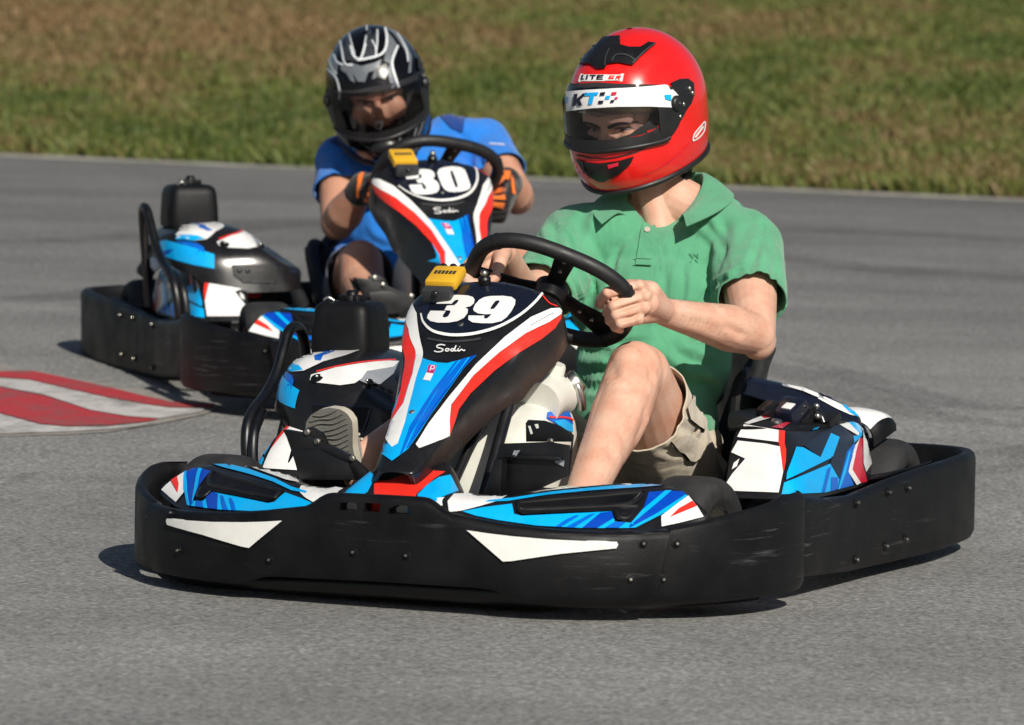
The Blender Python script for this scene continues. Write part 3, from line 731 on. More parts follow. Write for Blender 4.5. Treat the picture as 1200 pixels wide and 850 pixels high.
p.tube(rim[::3] + [rim[-1]], .016, 'seat', 10, sm=2)
for sg in (1, -1):
    p.tube([(-.16, SL + sg * .235, .10), (-.30, SL + sg * .262, .21), (-.42, SL + sg * .262, .285)], [.014, .02, .014], 'seat', 10)
seat = p.build('seat', kart); KP['seat'] = seat
for sg in (1, -1):
    p = Part(); dz_ = 0 if sg > 0 else -.12
    p.tube([(-.575, SL + sg * .185, .32 + dz_), (-.63, SL + sg * .26, .22 + dz_ * .5), (-.70, SL + sg * .30, .10)], .011, 'steel', 10)
    p.box((-.60 - dz_ * .2, SL + sg * .19, .31 + dz_), (.05, .012, .09), 'steel', None, .003)
    for f, z in [(-.612, .345), (-.60, .305), (-.588, .27)]: p.ball((f - dz_ * .2, SL + sg * .198, z + dz_), (.010, .006, .010), 'metal')
    p.build('seat_stay', kart)
# ---------------- side pods (left traced, right its mirror)
bot = [(.150, .430, .198), (.156, .49, .200), (.150, .540, .200), (.112, .570, .198), (-.05, .578, .196), (-.25, .578, .200), (-.36, .560, .203), (-.435, .540, .203), (-.470, .47, .203)]
top = [(.030, .415, .324), (.032, .46, .322), (.030, .503, .317), (.000, .517, .314), (-.12, .520, .312), (-.28, .522, .312), (-.395, .523, .311), (-.435, .515, .306), (-.450, .45, .306)]
rows = []
for b, t in zip(bot, top):
    b, t = np.array(b), np.array(t); c = (b + t) / 2; out = norm([c[0] + .14, c[1] - .40, 0]); 
    rows.append([b, b * .65 + t * .35 + out * .010, b * .3 + t * .7 + out * .010, t + np.array([0, 0, 0]), t - out * .016 + np.array([0, 0, .006]), t - out * .05 + np.array([0, 0, .004])])
p = Part(); p.grid(loft(rows, 6, 4), 'plastic_gloss', flip=True)
def z8(pts): return Z(860, 430, 5.31, pts)
p.decal(z8([(25, 463), (200, 482), (285, 500), (305, 660), (278, 785), (-75, 772), (-10, 670), (72, 575), (-15, 535)]), K39, 'white', step=5)
p.decal(z8([(62, 362), (278, 398), (276, 472), (22, 440)]), K39, 'white', step=5)
p.decal(z8([(0, 600), (36, 572), (20, 620), (-12, 640)]), K39, 'white', off=.001)
p.decal(z8([(278, 398), (316, 402), (314, 480), (324, 520), (322, 590), (308, 662), (285, 500), (276, 470)]), K39, 'red', step=5)
p.decal(z8([(385, 500), (430, 505), (535, 565), (600, 415), (655, 440), (610, 565), (325, 705), (330, 660)]), K39, 'cyan', step=5)
p.decal(z8([(430, 492), (600, 372), (660, 362), (740, 432), (740, 470), (700, 530), (655, 700), (595, 600), (610, 565), (655, 440), (600, 415), (535, 565)]), K39, 'navy', step=5)
p.decal(z8([(312, 724), (595, 605), (652, 702), (640, 762), (560, 784), (296, 796)]), K39, 'cyan', step=5)
p.decal(z8([(575, 640), (600, 620), (560, 782), (540, 786)]), K39, 'blue', off=.0028)
p.decal(z8([(600, 690), (640, 690), (640, 762), (596, 776)]), K39, 'blue', off=.0028)
p.decal(z8([(700, 530), (745, 475), (752, 495), (708, 650), (742, 738), (690, 752), (640, 764), (655, 700)]), K39, 'blue', step=5)
p.decal(z8([(706, 540), (722, 520), (690, 660), (652, 762), (640, 764), (660, 690)]), K39, 'cyan', off=.0028)
p.decal(z8([(780, 445), (796, 445), (797, 600), (826, 715), (785, 724), (733, 640), (758, 520)]), K39, 'crimson', step=5)
p.decal(z8([(770, 462), (780, 445), (758, 520), (733, 640), (785, 724), (760, 737), (708, 655), (735, 540), (750, 490)]), K39, 'white', step=5)
p.decal(z8([(682, 342), (715, 352), (776, 415), (770, 430), (655, 362)]), K39, 'white', step=5)
p.decal(z8([(718, 322), (792, 348), (794, 425), (780, 445), (745, 475), (740, 432), (770, 430), (776, 415), (715, 352)]), K39, 'cyan', step=5)
p.decal(z8([(800, 365), (835, 430), (875, 570), (818, 655), (802, 600)]), K39, 'white', step=5)
p.stroke(z8([(320, 700), (610, 566)]), K39, 2.4, 'plastic_gloss', off=.0024, smooth=1)
podL = p.build('side_pod', kart, angle=30); podR = p.flipped().build('side_pod', kart, angle=30)
KP['podL'], KP['podR'] = podL, podR

# ---------------- left deck: cover plate, battery box, straps
def pt(x, y, f): return K39.plane(x, y, 0, f)
p = Part()
rows = [[(.035, .40, .318), (.035, .45, .322), (.02, .50, .316)], [(-.08, .36, .338), (-.08, .44, .330), (-.08, .515, .316)], [(-.24, .33, .336), (-.24, .42, .326), (-.24, .518, .316)], [(-.42, .30, .33), (-.42, .42, .32), (-.41, .515, .312)]]
p.grid(loft(rows, 4, 4), 'plastic', thick=.006); p.mkbvh()
p.decal(z8([(65, 355), (120, 330), (200, 300), (250, 285), (275, 300), (240, 318), (150, 345), (90, 362)]), K39, 'white', step=4)
p.decal(z8([(165, 308), (250, 288), (272, 298), (235, 320), (190, 326)]), K39, 'crimson', off=.002, step=4)
p.decal(z8([(230, 380), (320, 350), (350, 352), (300, 388)]), K39, 'crimson', step=4)
p.decal(z8([(410, 440), (500, 378), (530, 372), (440, 445)]), K39, 'cyan', step=4)
p.decal(z8([(550, 270), (600, 285), (690, 290), (600, 345), (570, 345), (605, 320)]), K39, 'white', step=4)
for q in z8([(265, 350), (335, 466)]):
    o = on(p, *q)
    if o is not None: p.bolt(o, (.3, .3, .9), .011, 'metal', .008)
KP['deck'] = p.build('pod_cover', kart)
p = Part()
c = pt(925, 486, -.16)
rt = np.array(Matrix.Rotation(R(25), 3, 'Y') @ Matrix.Rotation(R(-12), 3, 'Z'))
p.box(c, (.07, .055, .05), 'navy', rt, .012)
p.box(c + rt @ np.array([.012, .008, .0265]), (.022, .02, .003), 'white', rt, .001)
p.box(pt(901, 487, -.14), (.05, .035, .05), 'plastic_gloss', rt, .012)
p.tube([pt(925, 498, -.16), pt(930, 482, -.18), pt(945, 478, -.20), pt(960, 486, -.22), pt(965, 496, -.22)], .009, 'plastic_gloss', 10)
p.tube([pt(922, 490, -.14), pt(918, 480, -.15), pt(926, 478, -.16)], .004, 'white', 8)
for q, r in (((934, 485), .008), ((958, 488), .007), ((943, 497), .009), ((957, 476), .006)): p.ball(pt(*q, -.19), r, 'metal', seg=12)
p.box(pt(945, 497, -.18), (.05, .012, .04), 'steel', rt, .004)
p.box(pt(962, 490, -.25), (.045, .07, .02), 'plastic_gloss', rt, .006)
KP['batt'] = p.build('battery_box', kart)
# curved rear fairing behind the left deck
p = Part()
rows = [[(-.345, .285, .372), (-.360, .36, .352), (-.385, .44, .330), (-.405, .50, .306), (-.425, .520, .285)],
        [(-.375, .285, .392), (-.395, .36, .377), (-.42, .44, .355), (-.432, .505, .322), (-.440, .525, .290)],
        [(-.415, .285, .400), (-.430, .36, .386), (-.45, .44, .364), (-.455, .505, .330), (-.458, .528, .292)],
        [(-.455, .285, .385), (-.465, .36, .372), (-.475, .44, .350), (-.47, .505, .316), (-.468, .528, .28)],
        [(-.475, .285, .30), (-.482, .36, .29), (-.487, .44, .28), (-.48, .505, .26), (-.475, .528, .24)]]
p.grid(loft(rows, 4, 5), 'navy', thick=.004, flip=True); p.mkbvh()
p.decal(z8([(298, 108), (350, 116), (450, 136), (500, 150), (560, 200), (640, 250), (560, 205), (440, 160), (300, 122)]), K39, 'grey', off=.002, step=4)
p.decal(z8([(330, 118), (430, 136), (520, 172), (530, 200), (430, 158), (340, 130)]), K39, 'white', off=.003, step=4)
p.decal(z8([(500, 150), (560, 152), (620, 180), (640, 205), (560, 180)]), K39, 'blue', off=.002, step=4)
p.decal(z8([(520, 200), (560, 190), (640, 225), (700, 255), (760, 310), (720, 300), (640, 265)]), K39, 'white', off=.002, step=4)
p.decal(z8([(660, 230), (690, 232), (740, 270), (770, 318), (720, 290)]), K39, 'cyan', off=.003, step=4)
p.tube([(-.33, .285, .30), (-.345, .285, .365), (-.37, .285, .395), (-.415, .285, .408)], .012, 'plastic', 8)
KP['rearfair'] = p.build('rear_fairing', kart)
# white mudguard over the rear wheel
p = Part()
rows = [[(-.445, .46, .318), (-.447, .50, .318), (-.449, .525, .310), (-.45, .540, .292), (-.45, .544, .265)],
        [(-.465, .46, .334), (-.467, .50, .334), (-.469, .534, .326), (-.471, .553, .308), (-.471, .557, .278)],
        [(-.495, .46, .340), (-.497, .50, .340), (-.499, .540, .332), (-.501, .562, .314), (-.501, .566, .290)],
        [(-.525, .46, .338), (-.527, .50, .337), (-.528, .542, .329), (-.529, .563, .312), (-.529, .567, .295)]]
G = loft(rows, 5, 5); p.grid(G[:, :14], 'white', thick=.005, flip=True); p.grid(G[:, 13:], 'plastic', thick=.005, flip=True)
KP['mudL'] = p.build('mudguard', kart)
KP['mudR'] = p.flipped().build('mudguard', kart)

# ---------------- right side: engine, its cover, fuel box, guard tubes
p = Part()
p.box((-.20, -.40, .20), (.34, .22, .27), 'plastic', None, .03)
for i in range(6): p.box((-.05 + .002, -.40, .12 + i * .022), (.05, .17, .007), 'dgrey', None, .002)
p.lathe([(.0001, .06), (.05, .06), (.075, .05), (.08, 0)], (-.12, -.50, .20), (0, -1, .1), 'steel', 24)
p.box((-.02, -.475, .300), (.05, .13, .075), 'redplastic', None, .012)
p.box((.005, -.41, .275), (.03, .09, .05), 'redplastic', None, .01)
p.box((.012, -.47, .30), (.01, .02, .08), 'plastic', None, .003)
p.tube([(-.05, -.53, .36), (.03, -.54, .30), (.08, -.53, .20), (.08, -.50, .12)], .010, 'steel', 10)
p.tube([(-.30, -.45, .25), (-.42, -.45, .24), (-.52, -.40, .24), (-.62, -.30, .22)], .03, 'metal', 14)
KP['engine'] = p.build('engine', kart)
rows = [[(-.40, -.58, .31), (-.40, -.565, .345), (-.40, -.53, .365), (-.40, -.48, .37), (-.40, -.42, .365), (-.40, -.33, .35), (-.40, -.25, .30)],
        [(-.30, -.605, .335), (-.30, -.588, .39), (-.30, -.55, .422), (-.30, -.49, .43), (-.30, -.42, .427), (-.30, -.33, .378), (-.30, -.25, .34)],
        [(-.13, -.605, .350), (-.13, -.588, .402), (-.13, -.55, .429), (-.13, -.49, .435), (-.13, -.42, .433), (-.13, -.33, .385), (-.13, -.25, .33)],
        [(-.04, -.592, .335), (-.04, -.575, .390), (-.04, -.54, .420), (-.035, -.48, .426), (-.03, -.41, .421), (-.03, -.33, .372), (-.04, -.25, .32)],
        [(.01, -.572, .320), (.015, -.555, .368), (.02, -.52, .393), (.024, -.46, .399), (.026, -.40, .396), (.018, -.325, .352), (-.0, -.265, .325)],
        [(.035, -.552, .312), (.042, -.535, .352), (.050, -.50, .371), (.056, -.45, .375), (.058, -.38, .374), (.048, -.315, .340), (.02, -.262, .315)],
        [(.05, -.535, .295), (.062, -.520, .322), (.070, -.49, .338), (.075, -.44, .342), (.078, -.37, .342), (.068, -.31, .326), (.03, -.265, .295)],
        [(.074, -.505, .255), (.082, -.49, .262), (.088, -.46, .268), (.092, -.42, .268), (.092, -.36, .268), (.082, -.30, .270), (.045, -.27, .275)]]
p = Part(); p.grid(loft(rows, 5, 5), 'plastic_gloss', flip=True); p.mkbvh()
p.decal(z7([(205, 345), (230, 316), (330, 306), (520, 316), (440, 345), (350, 370), (270, 408), (220, 412), (188, 380)]), K39, 'white', step=4)
p.decal(z7([(312, 346), (345, 335), (380, 312), (412, 314), (392, 330), (350, 345), (340, 367), (316, 365)]), K39, 'blue', off=.002, step=3)
p.decal(z7([(195, 372), (250, 385), (266, 405), (218, 412), (190, 392)]), K39, 'cyan', off=.002, step=3)
p.decal(z7([(192, 352), (222, 322), (240, 318), (228, 345), (200, 358)]), K39, 'cyan', off=.002, step=3)
p.decal(z7([(172, 470), (178, 400), (222, 428), (230, 450), (212, 505)]), K39, 'blue', step=4)
p.decal(z7([(295, 446), (300, 425), (400, 395), (500, 378), (600, 366), (664, 368), (640, 392), (560, 405), (480, 460), (420, 468), (310, 455)]), K39, 'white', step=4)
p.stroke(z7([(322, 412), (400, 392), (500, 374), (600, 365), (650, 363)]), K39, 1.6, 'red', off=.0022)
p.decal(z7([(530, 410), (640, 392), (662, 370), (640, 420), (585, 464), (530, 462), (500, 450)]), K39, 'grey', off=.002, step=4)
for a, b, c_ in ((326, 438, .013), (532, 456, .011)):
    o = on(p, *z7([(a, b)])[0], off=.002)
    if o is not None: p.lathe([(.0001, .001), (c_, .001), (c_ * 1.1, -.003)], o, (.5, 0, .85), 'plastic', 14); p.ball(o + np.array([.003, 0, .003]), .004, 'metal', seg=8)
def z9(pts): return Z(100, 200, 3.146, pts)
p.decal(z9([(268, 262), (300, 258), (400, 285), (476, 310), (476, 362), (400, 348), (340, 332), (290, 315)]), K30, 'cyan', off=.0016, step=4)
p.decal(z9([(268, 300), (330, 290), (300, 312), (290, 316)]), K30, 'dblue', off=.0022, step=3)
# recessed plate on the dark front face
p.decal(z9([(540, 348), (700, 346), (712, 355), (706, 404), (690, 412), (580, 410), (548, 385)]), K30, 'plastic', off=.003, step=4)
p.stroke(z9([(540, 348), (700, 346), (712, 355), (706, 404), (690, 412), (580, 410)]), K30, 1.3, 'navy', off=.004, smooth=2)
for q in z9([(568, 374), (597, 374)]):
    o, d = K30.ray(*q); h = p.bvh.ray_cast(Vector(o), Vector(d).normalized())
    if h[0] is not None: p.ball(np.array(h[0]) + np.array([.003, 0, .002]), (.003, .008, .008), 'navy', seg=10)
KP['cover'] = p.build('engine_cover', kart)
# black fuel box with its cap, standing on the cover
p = Part(); rows = []
for z, a, b in [(.428, .070, .066), (.440, .071, .067), (.47, .071, .066), (.51, .068, .063), (.525, .064, .059), (.533, .054, .050), (.5355, .040, .036), (.536, .0005, .0005)]:
    ring = []
    for t in np.linspace(0, 2 * math.pi, 40, endpoint=False):
        c, s_ = math.cos(t), math.sin(t); e = .36
        ring.append((-.203 + a * np.sign(c) * abs(c) ** e, -.500 + b * np.sign(s_) * abs(s_) ** e, z))
    rows.append(ring)
p.grid(rows, 'plastic', cv=True)
p.lathe([(.0001, .012), (.024, .012), (.026, .009), (.026, 0)], (-.20, -.497, .535), (0, 0, 1), 'plastic', 24)
for k in range(10):
    a = k * math.pi / 5; p.box((-.20 + .024 * math.cos(a), -.497 + .024 * math.sin(a), .5415), (.008, .008, .011), 'plastic', None, .002)
p.lathe([(.0001, .022), (.008, .022), (.012, .018), (.013, .01)], (-.20, -.497, .535), (0, 0, 1), 'plastic', 16)
p.tube([(-.16, -.52, .536), (-.155, -.53, .542), (-.16, -.54, .536)], .004, 'metal', 8)
KP['box'] = p.build('fuel_box', kart, angle=50)
p = Part()
p.tube([(.065, -.585, .13), (.085, -.597, .22), (.075, -.604, .282), (.04, -.608, .315), (-.03, -.612, .345), (-.09, -.615, .385), (-.135, -.618, .44), (-.163, -.62, .470), (-.20, -.62, .478), (-.226, -.617, .458), (-.236, -.612, .40), (-.236, -.60, .22)], .0115, 'steel', 12)
p.tube([(.085, -.575, .16), (.095, -.580, .225), (.082, -.585, .275), (.05, -.590, .300), (.02, -.595, .315)], .0105, 'steel', 12)
p.lathe([(.0001, .005), (.008, .005), (.012, .002), (.012, -.004)], (.06, -.612, .29), (0, -1, .1), 'metal', 12)
KP['guard'] = p.build('guard_tubes', kart)

# ================================================================== the second kart: a copy of every part
def copy_tree(o, parent=None, skip=()):
    c = o.copy(); COL.objects.link(c)
    if parent is not None: c.parent = parent
    for ch in [x for x in bpy.data.objects if x.parent == o and x.name.split('.')[0] not in skip and x is not c]:
        copy_tree(ch, c, skip)
    return c
bpy.context.view_layer.update()
kart2 = copy_tree(kart, skip=('race_number',)); kart2.matrix_world = K30.mat()
kart2['label'] = 'go-kart with number 30 on its front panel, following close behind by the painted kerb'
for ch in kart2.children:
    nm = ch.name.split('.')[0]
    if nm == 'steering_fairing': number_part(N30, K30).build('race_number', ch)
    if nm == 'steering_wheel': set_wheel(ch, *W30); wheel2 = ch
# ================================================================== ground, track, grass, kerb, sky
def asphalt():
    m, nt, b = mat_base('asphalt'); N = nt.nodes; L = nt.links
    tc = N.new('ShaderNodeTexCoord')
    def noise(sc, det=4, rough=.6, vec=None):
        n = N.new('ShaderNodeTexNoise'); n.inputs['Scale'].default_value = sc; n.inputs['Detail'].default_value = det; n.inputs['Roughness'].default_value = rough
        L.new(vec or tc.outputs['Object'], n.inputs['Vector']); return n.outputs['Fac']
    def rng(x, a, b_, c, d):
        r = N.new('ShaderNodeMapRange'); r.inputs[1].default_value = a; r.inputs[2].default_value = b_; r.inputs[3].default_value = c; r.inputs[4].default_value = d
        L.new(x, r.inputs[0]); return r.outputs[0]
    def mul(a, b_):
        r = N.new('ShaderNodeMath'); r.operation = 'MULTIPLY'; L.new(a, r.inputs[0]); L.new(b_, r.inputs[1]); return r.outputs[0]
    mp = N.new('ShaderNodeMapping'); mp.inputs['Scale'].default_value = (.25, 1.6, 1); mp.inputs['Rotation'].default_value = (0, 0, R(-6)); L.new(tc.outputs['Object'], mp.inputs['Vector'])
    vo = N.new('ShaderNodeTexVoronoi'); vo.inputs['Scale'].default_value = 125; L.new(tc.outputs['Object'], vo.inputs['Vector'])
    a = rng(noise(1.1, 5), .3, .7, .86, 1.14)
    s1 = rng(noise(.9, 6, .6, mp.outputs[0]), .35, .68, .80, 1.12)
    fine = rng(noise(85, 5, .8), .32, .68, .48, 1.58)
    st = rng(vo.outputs['Color'], 0, 1, .62, 1.40)
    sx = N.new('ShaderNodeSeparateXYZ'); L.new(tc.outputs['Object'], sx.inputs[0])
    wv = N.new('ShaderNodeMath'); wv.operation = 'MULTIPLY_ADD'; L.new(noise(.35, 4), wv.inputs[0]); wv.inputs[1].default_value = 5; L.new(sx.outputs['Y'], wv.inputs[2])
    lane = rng(wv.outputs[0], 14.0, 21.5, 1.0, .62)          # asphalt gets darker towards the far side of the bend
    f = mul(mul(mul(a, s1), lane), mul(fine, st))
    mx = N.new('ShaderNodeMix'); mx.data_type = 'RGBA'; mx.blend_type = 'MULTIPLY'; mx.inputs[0].default_value = 1
    mx.inputs[6].default_value = ASPH; L.new(f, mx.inputs[7]); L.new(mx.outputs[2], b.inputs['Base Color'])
    b.inputs['Roughness'].default_value = .85; b.inputs['Specular IOR Level'].default_value = .3
    bp = N.new('ShaderNodeBump'); bp.inputs['Strength'].default_value = .6; bp.inputs['Distance'].default_value = .004
    L.new(mul(fine, st), bp.inputs['Height']); L.new(bp.outputs[0], b.inputs['Normal'])
    return m
ASPH = (.272, .270, .262, 1)
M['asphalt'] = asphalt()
def edge_y(x): return EA + EB * x
gA, gB = ground_at(0, 181), ground_at(1200, 234)
EB = (gB[1] - gA[1]) / (gB[0] - gA[0]); EA = gA[1] - EB * gA[0]
def soil():
    m, nt, b = mat_base('grassy_soil'); N = nt.nodes; L = nt.links
    tc = N.new('ShaderNodeTexCoord')
    n = N.new('ShaderNodeTexNoise'); n.inputs['Scale'].default_value = .55; n.inputs['Detail'].default_value = 7; n.inputs['Roughness'].default_value = .65
    L.new(tc.outputs['Object'], n.inputs['Vector'])
    r = N.new('ShaderNodeValToRGB'); e = r.color_ramp.elements
    e[0].position = .36; e[0].color = (.062, .085, .020, 1); e[1].position = .66; e[1].color = (.15, .11, .05, 1)
    x = r.color_ramp.elements.new(.5); x.color = (.105, .108, .034, 1)
    L.new(n.outputs['Fac'], r.inputs[0]); L.new(r.outputs[0], b.inputs['Base Color']); b.inputs['Roughness'].default_value = .9
    n2 = N.new('ShaderNodeTexNoise'); n2.inputs['Scale'].default_value = 35; n2.inputs['Detail'].default_value = 4; L.new(tc.outputs['Object'], n2.inputs['Vector'])
    bp = N.new('ShaderNodeBump'); bp.inputs['Distance'].default_value = .03; L.new(n2.outputs['Fac'], bp.inputs['Height']); L.new(bp.outputs[0], b.inputs['Normal'])
    return m
M['soil'] = soil()
def sheet(name, xs, ys, mat, dz=0, yf=None):
    p = Part(); rows = []
    for y in ys:
        rows.append([(x, (yf(x, y) if yf else y), terrain(x, (yf(x, y) if yf else y)) + dz) for x in xs])
    p.grid(rows, mat, flip=True); return p.build(name)
xs = list(np.linspace(-200, -12, 12)) + list(np.linspace(-10, 10, 41)) + list(np.linspace(12, 200, 12))
ys = [-120, -60, -25, -10, 0, 4, 7] + list(np.arange(8, 16, .2)) + list(np.arange(16, 21, .5))
# the track: one sheet up to its far edge, then the grassy bank rising to the horizon
rows_t = ys + [1e3]
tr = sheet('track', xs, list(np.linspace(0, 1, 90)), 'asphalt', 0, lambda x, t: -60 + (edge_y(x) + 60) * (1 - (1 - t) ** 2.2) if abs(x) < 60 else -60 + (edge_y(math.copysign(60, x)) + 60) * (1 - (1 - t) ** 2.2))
tag(tr, kind='structure')
EY = lambda x: edge_y(max(-60, min(60, x)))
bank = sheet('grass_bank', xs, [-.015, .3, .8, 1.5, 2.5, 4, 6, 8, 10, 13, 17, 22, 30, 40, 60, 90, 140, 220, 400], 'soil', .006, lambda x, t: EY(x) + t)
bank.data.transform(Matrix.Translation((0, 0, 0))); tag(bank, kind='structure')
# pale concrete edging along the far side of the track
p = Part(); xx = np.linspace(-60, 60, 241)
p.grid([[(x, EY(x) + o + .02 * math.sin(x * 3.1) , terrain(x, EY(x) + o) + h) for o, h in ((-.17, .003), (-.165, .007), (-.03, .008), (-.02, .004))] for x in xx], simple('edge_concrete', (.27, .26, .235), .85, var=.25, scale=6), flip=False)
tag(p.build('track_edging'), kind='structure')

# grass: many tufts of blades, one object
def grass_mat():
    m, nt, b = mat_base('grass_blades'); N = nt.nodes; L = nt.links
    at = N.new('ShaderNodeAttribute'); at.attribute_name = 'tone'
    r = N.new('ShaderNodeValToRGB'); e = r.color_ramp.elements
    e[0].position = 0; e[0].color = (.036, .062, .012, 1); e[1].position = 1; e[1].color = (.19, .125, .058, 1)
    for ps, c in ((.3, (.082, .110, .022, 1)), (.52, (.128, .135, .036, 1)), (.75, (.145, .108, .046, 1))):
        x = r.color_ramp.elements.new(ps); x.color = c
    L.new(at.outputs['Fac'], r.inputs[0]); L.new(r.outputs[0], b.inputs['Base Color']); b.inputs['Roughness'].default_value = .6
    b.inputs['Specular IOR Level'].default_value = .25
    return m
M['grass'] = grass_mat()
def build_grass():
    n1, n2 = 52000, 70000
    x = np.r_[RNG.uniform(-5.5, 5.5, n1), RNG.uniform(-24, 24, n2)]; t = np.r_[RNG.uniform(0, 1, n1) ** 1.35 * 22, RNG.uniform(0, 1, n2) ** 1.5 * 26] - .03
    big = np.r_[np.ones(n1), np.where(np.abs(x[n1:]) < 5, 1.0, 1.7)]
    n = len(x); y = np.array([EY(a) for a in x]) + t
    V = []; F = []; T = []
    for i in range(n):
        px, py = x[i], y[i]; z0 = terrain(px, py) + .01
        patch = mnoise.noise(Vector((px * 1.15, py * .42, 3.1))) * .50 + mnoise.noise(Vector((px * 3.4, py * 1.3, 8))) * .40 + mnoise.noise(Vector((px * .30, py * .18, 5))) * .45
        # the bank is browner higher up on the left, greener low down and on the right
        lean = .30 * max(0, min(1, (t[i] - 2.5) / 6)) * max(0, min(1, .5 - px / 4)) - .03 * px / 3 - .20 * max(0, 1 - t[i] / 1.1)
        base = .45 + patch * .80 + lean
        far = 1 + t[i] * .05
        hh = (.022 + .026 * random.random()) * (1.4 if t[i] < .35 else 1.0) * (1 + .5 * patch) * (1 + .25 * (big[i] - 1))
        for k in range(4):
            a = random.uniform(0, 6.283); ln = random.uniform(.2, 1.0); w = random.uniform(.005, .010) * far * big[i]
            bx, by = px + random.uniform(-.05, .05) * big[i] ** 2, py + random.uniform(-.05, .05) * big[i] ** 2
            dx, dy = math.cos(a), math.sin(a); h = hh * random.uniform(.5, 1.3)
            o = len(V)
            V += [(bx - dy * w, by + dx * w, z0 - .01), (bx + dy * w, by - dx * w, z0 - .01), (bx + dx * h * ln * .4 + dy * w * .7, by + dy * h * ln * .4 - dx * w * .7, z0 + h * .65), (bx + dx * h * ln, by + dy * h * ln, z0 + h)]
            F += [(o, o + 1, o + 2), (o, o + 2, o + 3)]
            tv = min(max(base + random.gauss(0, .17), 0), 1); T += [tv, tv]
    me = bpy.data.meshes.new('grass'); me.from_pydata(V, [], F); me.materials.append(M['grass'])
    at = me.attributes.new('tone', 'FLOAT', 'FACE'); at.data.foreach_set('value', T)
    ob = bpy.data.objects.new('grass', me); COL.objects.link(ob); tag(ob, 'patchy green and brown grass covering the bank', 'grass', kind='stuff')
build_grass()

# painted kerb at the left: a low concrete slab with worn red and white paint
def kerb_paint(name, col, wear):
    m, nt, b = mat_base(name); N = nt.nodes; L = nt.links
    tc = N.new('ShaderNodeTexCoord')
    n = N.new('ShaderNodeTexNoise'); n.inputs['Scale'].default_value = 7; n.inputs['Detail'].default_value = 10; n.inputs['Roughness'].default_value = .72
    L.new(tc.outputs['Object'], n.inputs['Vector'])
    r = N.new('ShaderNodeMapRange'); r.inputs[1].default_value = .47; r.inputs[2].default_value = .64; r.inputs[3].default_value = 0; r.inputs[4].default_value = wear; L.new(n.outputs['Fac'], r.inputs[0])
    n2 = N.new('ShaderNodeTexNoise'); n2.inputs['Scale'].default_value = 60; n2.inputs['Detail'].default_value = 4; L.new(tc.outputs['Object'], n2.inputs['Vector'])
    r2 = N.new('ShaderNodeMapRange'); r2.inputs[3].default_value = .75; r2.inputs[4].default_value = 1.2; L.new(n2.outputs['Fac'], r2.inputs[0])
    mx = N.new('ShaderNodeMix'); mx.data_type = 'RGBA'; mx.inputs[6].default_value = (*col, 1); mx.inputs[7].default_value = (.11, .105, .10, 1); L.new(r.outputs[0], mx.inputs[0])
    m2 = N.new('ShaderNodeMix'); m2.data_type = 'RGBA'; m2.blend_type = 'MULTIPLY'; m2.inputs[0].default_value = 1; L.new(mx.outputs[2], m2.inputs[6]); L.new(r2.outputs[0], m2.inputs[7])
    L.new(m2.outputs[2], b.inputs['Base Color']); b.inputs['Roughness'].default_value = .7
    bp = N.new('ShaderNodeBump'); bp.inputs['Distance'].default_value = .003; L.new(n2.outputs['Fac'], bp.inputs['Height']); L.new(bp.outputs[0], b.inputs['Normal'])
    return m
M['kwhite'] = kerb_paint('kerb_white_paint', (.52, .50, .48), .65); M['kred'] = kerb_paint('kerb_red_paint', (.42, .032, .040), .62)
M['kconc'] = kerb_paint('kerb_concrete', (.30, .28, .25), .5)
def gp(q, dz):
    g = ground_at(*q); return (g[0], g[1], terrain(g[0], g[1]) + dz)
def zk(pts): return Z(0, 380, 3.75, pts)
def ksheet(p, poly, mat, dz):
    p.film(poly, lambda x, y: np.array(gp((x, y), dz * .6)), mat, step=12)
p = Part()
L0 = -420
outline = zk([(L0, 60), (-150, 120), (0, 182), (130, 205), (300, 235), (500, 270), (700, 300), (820, 335), (940, 352), (960, 372), (900, 400), (780, 425), (650, 450), (480, 478), (300, 488), (0, 498), (L0, 500)])
ksheet(p, outline, 'kconc', .004)
ksheet(p, zk([(L0, 120), (-150, 165), (0, 215), (140, 212), (300, 245), (500, 290), (640, 325), (760, 350), (940, 360), (935, 374), (750, 372), (640, 358), (480, 330), (300, 290), (130, 250), (0, 240), (-150, 215), (L0, 180)]), 'kred', .008)
ksheet(p, zk([(L0, 185), (-150, 220), (0, 244), (130, 253), (300, 293), (480, 333), (640, 361), (750, 376), (900, 380), (880, 395), (700, 422), (560, 412), (400, 385), (200, 320), (0, 280), (-150, 262), (L0, 240)]), 'kwhite', .008)
ksheet(p, zk([(L0, 250), (-150, 268), (0, 285), (200, 324), (400, 388), (560, 415), (700, 425), (640, 436), (480, 452), (300, 455), (180, 446), (0, 398), (-150, 370), (L0, 340)]), 'kred', .008)
ksheet(p, zk([(L0, 350), (-150, 376), (0, 402), (180, 450), (300, 460), (480, 458), (640, 442), (690, 436), (600, 458), (480, 470), (300, 480), (0, 490), (L0, 490)]), 'kwhite', .008)
tag(p.build('kerb'), 'worn red and white painted kerb at the inside of the bend', None, kind='structure')

